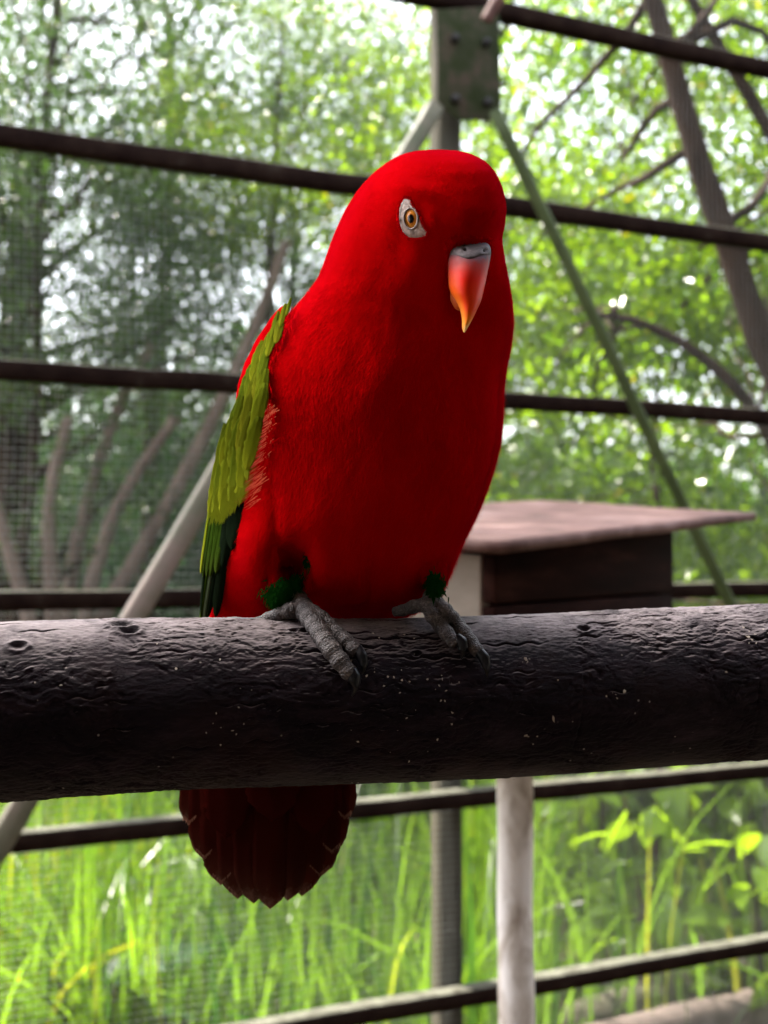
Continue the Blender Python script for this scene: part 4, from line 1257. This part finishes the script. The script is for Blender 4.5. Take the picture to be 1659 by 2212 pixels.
# median and lesser coverts: rows of overlapping scales
k = 0
for row, (yy, ln, w_) in enumerate([(960, 78, 24), (925, 80, 24), (890, 78, 24), (856, 74, 22), (824, 68, 21), (792, 62, 19), (762, 54, 17), (734, 48, 15), (708, 40, 13), (686, 34, 11), (664, 26, 8)]):
    xl = np.interp(yy, [656, 717, 773, 855, 945, 1000], [626, 584, 558, 521, 489, 472]); xr = np.interp(yy, [656, 742, 803, 880, 950, 1000], [630, 590, 570, 572, 556, 545])
    nn_ = max(1, int(round((xr - xl) / (w_ * .8))))
    for j in range(nn_):
        fx = (j + .5) / nn_; x0 = xl + (xr - xl) * fx; sl = -.30 + .05 * fx
        yo = rnd.uniform(-6, 6) + 8 * fx
        lf = .0046 + row * .00004 - fx * .0003
        feather('wing_feather', (x0 - sl * ln * .7, yy - ln * .9 + yo), (x0 + sl * ln * .7, yy + ln * .6 + yo), w_ * rnd.uniform(1.0, 1.45), M[('f_green', 'f_green2', 'f_green3')[k % 3]], wd_depth, lf, lf, 0, tipsharp=.5, n=20, m=7, seed=40 + k, camber=.0001, rough_edge=.08); k += 1

it = []
for q in range(900):
    yy = rg.uniform(1050, 1122); xx = np.interp(yy, [1050, 1122], [500, 470]) + rg.normal(0, 18)
    if not (np.interp(yy, [1050, 1122], [462, 450]) < xx < np.interp(yy, [1050, 1090, 1122], [532, 518, 480])): continue
    ln = rg.uniform(8, 18); d0 = float(wd_depth(xx, yy)) - .0042
    it.append((P(xx, yy, d0), P(xx - .25 * ln + rg.normal(0, .6), yy + ln, d0 + .0004), (0, 0, 0), rg.uniform(.00012, .00022)))
strand_bag(it, 'covert_fringe', M['greenbarb'])
# ---- tail, hanging behind the branch
def tdep(x, y): return .5220 - .010 * np.clip((y - 1650) / 300, -1, 1) + .004 * ((x - 585) / 190) ** 2
tips = [((440, 1480), (410, 1782), 58), ((730, 1480), (744, 1772), 58), ((455, 1480), (442, 1858), 76), ((715, 1480), (716, 1846), 76),
        ((475, 1480), (478, 1912), 88), ((700, 1480), (690, 1896), 88), ((500, 1480), (514, 1942), 84), ((680, 1480), (652, 1936), 88),
        ((530, 1480), (548, 1952), 80), ((650, 1480), (622, 1946), 70), ((590, 1480), (584, 1964), 80)]
for i, (a, b, w_) in enumerate(tips):
    feather('tail_feather', a, b, w_, M['f_tail'], tdep, .0004 * i - .002, .0004 * i - .002, 0, tipsharp=.22, n=34, m=9, rough_edge=.035, seed=60 + i, camber=.0007, rounded=1.5)
for i, (a, b, w_) in enumerate([((500, 1500), (488, 1812), 104), ((675, 1500), (676, 1806), 100), ((588, 1500), (590, 1776), 120)]):
    feather('tail_covert', a, b, w_, M['f_tailc'], tdep, .0030 + .0003 * i, .0030 + .0003 * i, 0, tipsharp=.3, n=26, m=9, rough_edge=.05, seed=80 + i, camber=.0002)
it = []
for (a, b, w_) in tips:
    for q in range(46):
        u = rg.uniform(-1, 1); x0 = b[0] + u * w_ * .24; y0 = b[1] - 9 - abs(u) * w_ * .22
        ln = rg.uniform(4, 12); sl = (b[0] - 585) / 600.
        x1, y1 = x0 + (sl + rg.normal(0, .1)) * ln, y0 + ln
        d0 = float(tdep(x0, y0)) - .001
        it.append((P(x0, y0, d0), P(x1, y1, d0), (0, 0, 0), rg.uniform(.00012, .00025)))
strand_bag(it, 'tail_fringe', M['tipbarb'])

# ---- eye
def eye():
    # bare skin patch: tear-drop lying on the head
    out_ = np.array([(875, 428), (886, 430), (893, 442), (901, 460), (908, 476), (916, 487), (923, 498), (923, 506), (914, 512), (900, 514), (884, 513), (873, 504), (866, 492), (862, 474), (862, 456), (866, 440)], float)
    n = len(out_); q = np.linspace(0, n, 96, endpoint=False)
    ext = np.vstack([out_, out_[:1]])
    ox = np.interp(q, np.arange(n + 1), ext[:, 0]); oy = np.interp(q, np.arange(n + 1), ext[:, 1])
    for _ in range(3): ox = (np.roll(ox, 1) + 2 * ox + np.roll(ox, -1)) / 4; oy = (np.roll(oy, 1) + 2 * oy + np.roll(oy, -1)) / 4
    c = (887.5, 472.5)
    rgx = np.random.default_rng(3)
    ox += rgx.normal(0, .35, 96); oy += rgx.normal(0, .35, 96)
    K = 14; r_ = np.linspace(1, .42, K)
    PX = c[0] + (ox - c[0])[None] * r_[:, None]; PY = c[1] + (oy - c[1])[None] * r_[:, None]
    # inner ring becomes the lid opening
    a_ = np.arctan2((PY - c[1]) / 1.45, PX - c[0])
    ix, iy = c[0] + 15.5 * np.cos(a_), c[1] + 23.5 * np.sin(a_)
    wgt = np.clip((1 - r_) / .58, 0, 1)[:, None] ** 1.0
    PX = PX * (1 - wgt) + ix * wgt; PY = PY * (1 - wgt) + iy * wgt
    t = (1 - r_) / .58
    ridge = .0010 * np.sin(t * math.pi) ** .7 + .0011 * np.exp(-((t - .86) / .10) ** 2)
    D = front_depth(PX, PY) - .0004 - ridge[:, None] - .0003 * fbm(np.stack([PX / 5, PY / 5, 0 * PX], -1), 3, 4)
    bpart(mesh_np('eye_skin', P(PX, PY, D).reshape(-1, 3), [grid_faces(K, 96, True)], M['skin']))
    # eyelid rim
    a = np.linspace(0, 2 * np.pi, 64, endpoint=False)
    x, y = c[0] + 15.3 * np.cos(a), c[1] + 23 * np.sin(a)
    d = front_depth(x, y) - .0012
    pts = P(x, y, d); V = []
    seg = 8
    cc = pts.mean(0)
    for i in range(64):
        e1 = norm(pts[i] - cc); e2 = np.array([-.4, -.9, 0])
        for s in range(seg):
            w_ = s / seg * 2 * np.pi
            V.append(pts[i] + .00052 * (math.cos(w_) * e1 + math.sin(w_) * e2))
    i = np.arange(64)[:, None]; j = np.arange(seg)[None]
    Fq = np.stack([i * seg + j, i * seg + (j + 1) % seg, ((i + 1) % 64) * seg + (j + 1) % seg, ((i + 1) % 64) * seg + j], -1).reshape(-1, 4)
    eyelid = bpart(mesh_np('eyelid', np.array(V), Fq, M['skin_dark']))
    # ball: dome with uv.x = radius fraction (iris outside, pupil inside)
    K = 16; rr = np.linspace(0, 1, K)
    PX = c[0] + 14.8 * rr[:, None] * np.cos(a)[None]; PY = c[1] + 22.4 * rr[:, None] * np.sin(a)[None]
    de = float(front_depth(*c)); 
    tilt = (front_depth(c[0] + 12, c[1]) - front_depth(c[0] - 12, c[1])) / 24.
    D = de - .0006 + tilt * (PX - c[0]) - .0016 * (1 - rr[:, None] ** 2)
    uv = np.stack([np.broadcast_to(rr[:, None], PX.shape).ravel(), np.zeros(PX.size)], -1)
    bpart(mesh_np('eyeball', P(PX, PY, D).reshape(-1, 3), [grid_faces(K, 64, True)], M['iris'], uv=uv))
eye()

# ---- beak
def beak():
    R_ = np.array([
     (519, 996, 1036, .4250, .0020), (524, 978, 1052, .4250, .0060), (532, 969, 1059, .4250, .0095), (545, 966, 1061, .4245, .0130),
     (560, 965, 1059, .4240, .0155), (580, 966, 1055, .4235, .0172), (600, 967, 1051, .4230, .0180), (620, 969, 1047, .4225, .0180),
     (636, 975, 1043, .4215, .0170), (648, 983, 1040, .4205, .0155), (658, 989, 1036, .4195, .0140), (670, 994, 1030, .4180, .0120),
     (685, 997, 1023, .4165, .0092), (698, 998, 1016, .4150, .0066), (710, 998, 1009, .4140, .0038), (718, 1001, 1004, .4132, .0010)])
    n = 90; par_ = np.linspace(0, len(R_) - 1, n); i = np.arange(len(R_))
    Q = np.stack([np.interp(par_, i, R_[:, k]) for k in range(5)], -1)
    for _ in range(4): Q[1:-1] = (Q[:-2] + 2 * Q[1:-1] + Q[2:]) / 4
    m = 48; th = np.linspace(0, 2 * np.pi, m, endpoint=False)
    c, a = (Q[:, 1] + Q[:, 2]) / 2, (Q[:, 2] - Q[:, 1]) / 2
    ct, st = np.cos(th), np.sin(th)
    PX = c[:, None] + a[:, None] * ct[None]
    fr = np.sign(st) * np.abs(st) ** np.where(st > 0, .85, 1)
    D = Q[:, 3:4] - Q[:, 4:5] * np.where(fr > 0, fr, fr * .5)[None] - .0015 * ct[None]
    PY = np.repeat(Q[:, 0:1], m, 1)
    uv = np.stack([((ct + 1) / 2)[None].repeat(n, 0).ravel(), ((PY - 519) / 199).ravel()], -1)
    o = bpart(mesh_np('beak', P(PX, PY, D).reshape(-1, 3), [grid_faces(n, m, True), np.arange(m)[None, ::-1], (np.arange(m) + (n - 1) * m)[None]], M['beak'], uv=uv))
    # cere: bare grey saddle across the top with the two nostrils
    def bd(px, py):
        q = [np.interp(py, Q[:, 0], Q[:, k]) for k in (1, 2, 3, 4)]
        cc, aa = (q[0] + q[1]) / 2, (q[1] - q[0]) / 2
        t_ = np.clip((px - cc) / aa, -1, 1); return q[2] - q[3] * np.sqrt(1 - t_ ** 2) ** .85 - .0015 * t_
    K, mm = 14, 50
    s = np.linspace(-1, 1, mm); r_ = np.linspace(0, 1, K)
    cx_ = 1013 + 47 * s
    top = 527 + 8 * np.abs(s) ** 3 ; bot = 556 + 3 * np.cos(s * 5) - 6 * s ** 2
    PX = np.repeat(cx_[None], K, 0); PY = top[None] + (bot - top)[None] * r_[:, None]
    D = bd(PX, PY) - .0011 * np.sin(r_ * np.pi)[:, None] ** .5 * (1 - np.abs(s) ** 8)[None]
    for (nx_, ny_) in ((1004, 539), (1047, 541)):
        D = D - .0010 * gauss(PX, PY, nx_, ny_, 13, 11) + .0028 * gauss(PX, PY, nx_, ny_, 5.5, 5)
    ce = bpart(mesh_np('cere', P(PX, PY, D).reshape(-1, 3), [grid_faces(K, mm)], M['cere']))
    for (nx_, ny_) in ((1004, 539), (1046, 541)):
        a_ = np.linspace(0, 2 * np.pi, 20, endpoint=False)
        X_, Y_ = nx_ + 3.8 * np.cos(a_), ny_ + 3.6 * np.sin(a_)
        V = np.vstack([P(X_, Y_, bd(X_, Y_) - .0003), P(nx_, ny_, bd(nx_, ny_) - .0008)[None]])
        i_ = np.arange(20); no = mesh_np('nostril', V, np.stack([i_, (i_ + 1) % 20, np.full(20, 20)], -1), M['nostril'])
        keep(no, bird); no.parent = ce; no.matrix_parent_inverse = Matrix.Identity(4)
    # lower mandible, tucked behind
    pts = [P(1005, 625, .4265), P(1002, 645, .4215), P(1000, 660, .4195), P(1000, 668, .4190)]
    V, Fl = tube_arrays(pts, [.0058, .0052, .0036, .0012], 20)
    bpart(mesh_np('lower_beak', V, Fl, simple('lower_beak_horn', (.40, .07, .015), .5, .1)))
beak()

# small feathers lapping over the bare skin round the eye and over the beak base
it = []
op = [(875, 428), (886, 430), (893, 442), (901, 460), (908, 476), (916, 487), (923, 498), (923, 506), (914, 512), (900, 514), (884, 513), (873, 504), (866, 492), (862, 474), (862, 456), (866, 440)]
for q in range(520):
    k = rg.uniform(0, len(op)); i0 = int(k); f = k - i0; a_, b_ = op[i0], op[(i0 + 1) % len(op)]
    x0, y0 = a_[0] + (b_[0] - a_[0]) * f, a_[1] + (b_[1] - a_[1]) * f
    vx, vy = x0 - 888, y0 - 472; L = math.hypot(vx, vy); vx /= L; vy /= L
    x0 += vx * rg.uniform(2, 6); y0 += vy * rg.uniform(2, 6)
    tx, ty = -vy, vx
    if tx * -1 + ty * .3 < 0: tx, ty = -tx, -ty
    ln = rg.uniform(4, 9); x1 = x0 + (tx * .8 - vx * .45) * ln; y1 = y0 + (ty * .8 - vy * .45) * ln
    it.append((P(x0, y0, float(front_depth(x0, y0)) - .0008), P(x1, y1, float(front_depth(x1, y1)) - .0020), (0, 0, 0), rg.uniform(.00012, .00024)))
for q in range(620):
    t_ = rg.uniform(0, 1)
    if t_ < .5: x0, y0 = 972 + t_ * 2 * 84, 521 - 4 * math.sin(t_ * 2 * math.pi)
    elif t_ < .78: x0, y0 = 963, 524 + (t_ - .5) / .28 * 95
    else: x0, y0 = 1064 - (t_ - .78) * 60, 526 + (t_ - .78) / .22 * 85
    ln = rg.uniform(5, 11); dx = .35 * np.sign(1012 - x0) * (1 if t_ > .5 else .3)
    x0 += rg.normal(0, 3.5); y0 += rg.normal(-1, 3.5)
    d0 = float(front_depth(x0, y0)) - .0002
    it.append((P(x0, y0, d0), P(x0 + dx * ln, y0 + ln, d0 - .0014), (0, 0, 0), rg.uniform(.00014, .00028)))
strand_bag(it, 'face_down', M['red_barb'])

# ---- feet
def toe_path(pix, r):
    """pix: list of (x,y); toes lie on the bark"""
    out = []
    for (x, y), ri in zip(pix, r):
        out.append(P(x, y, 1.0))
    return out
def resample(pts, rad, n):
    pts = np.asarray(pts, float); rad = np.asarray(rad, float)
    s = np.concatenate([[0], np.cumsum(np.linalg.norm(np.diff(pts, axis=0), axis=1))]); q = np.linspace(0, s[-1], n)
    C = np.stack([np.interp(q, s, pts[:, k]) for k in range(3)], -1); R = np.interp(q, s, rad)
    for _ in range(n // 12 + 1):
        C[1:-1] = (C[:-2] + 2 * C[1:-1] + C[2:]) / 4
    return C, R, q
def foot(toes, claws):
    bag = Bag()
    for pix in toes:
        pts, rad = [], []
        for x, y, r, lift in pix:
            d = branch_front(x, max(y, 1342)) if y > 1335 else None
            if lift is not None: dd = lift
            else: dd = d - r * .85
            pts.append(P(x, y, dd)); rad.append(r)
        C, R, q = resample(pts, rad, 150); R = R * .92
        # scutes: rounded bumps along the toe
        ph = q / .00125
        R = R * (1 + .075 * np.abs(np.sin(ph * math.pi)) - .03) * (1 + .06 * np.sin(q / .0052 * math.pi * 2))
        R[0] *= .5; R[-1] *= .6; R[-2] *= .8
        V, Fl = tube_arrays(C, R, 22, up=(.3, 1, .2))
        nz = fbm(V * 900, 2, 5); V = V + norm(V - V.mean(0)) * 0
        bag.add(V, Fl)
    o = bpart(bag.build('foot', M['foot']))
    md = o.modifiers.new('join', 'REMESH'); md.mode = 'VOXEL'; md.voxel_size = .00028; md.use_smooth_shade = True
    for pix in claws:
        pts = [P(x, y, branch_front(x, y) - l) for x, y, r, l in pix]; rad = [p[2] for p in pix]
        C, R, q = resample(pts, rad, 30)
        V, Fl = tube_arrays(C, R, 14, ell=(1, 1.25)); c = mesh_np('claw', V, Fl, M['claw'])
        keep(c, bird); c.parent = o; c.matrix_parent_inverse = Matrix.Identity(4)
foot([
    [(640, 1290, .0042, .4560), (655, 1314, .0046, .4500), (668, 1332, .0044, .4440), (688, 1360, .0042, None), (712, 1398, .0040, None), (736, 1430, .0038, None), (756, 1456, .0033, None), (764, 1466, .0026, None)],
    [(655, 1314, .0042, .4500), (690, 1332, .0034, .4430), (722, 1360, .0032, None), (748, 1386, .0032, None), (768, 1406, .0030, None), (774, 1414, .0024, None)],
    [(662, 1318, .0044, .4500), (628, 1318, .0036, .4490), (598, 1330, .0033, .4510), (570, 1342, .0030, .4530), (548, 1350, .0024, .4560)]],
   [[(757, 1450, .0022, .0034), (766, 1466, .0021, .0038), (769, 1480, .0015, .0030), (765, 1494, .0008, .0014), (760, 1504, .0002, .0002)],
    [(771, 1402, .0019, .0032), (781, 1418, .0019, .0036), (786, 1436, .0014, .0030), (784, 1450, .0007, .0014), (780, 1458, .0002, .0004)]])
foot([
    [(935, 1285, .0038, .4520), (925, 1306, .0040, .4470), (935, 1326, .0038, .4450), (952, 1352, .0034, None), (968, 1372, .0032, None), (982, 1388, .0028, None), (988, 1394, .0022, None)],
    [(938, 1300, .0034, .4480), (958, 1316, .0034, .4450), (985, 1344, .0032, None), (1006, 1372, .0031, None), (1028, 1402, .0029, None), (1038, 1414, .0023, None)],
    [(925, 1306, .0036, .4470), (900, 1308, .0030, .4480), (872, 1318, .0026, .4510), (850, 1322, .0022, .4530)]],
   [[(986, 1380, .0020, .0034), (997, 1388, .0021, .0040), (1001, 1402, .0016, .0032), (999, 1416, .0008, .0014), (996, 1424, .0002, .0002)],
    [(1036, 1410, .0018, .0032), (1046, 1422, .0018, .0036), (1051, 1440, .0014, .0028), (1052, 1456, .0007, .0010), (1051, 1464, .0002, .0)]])
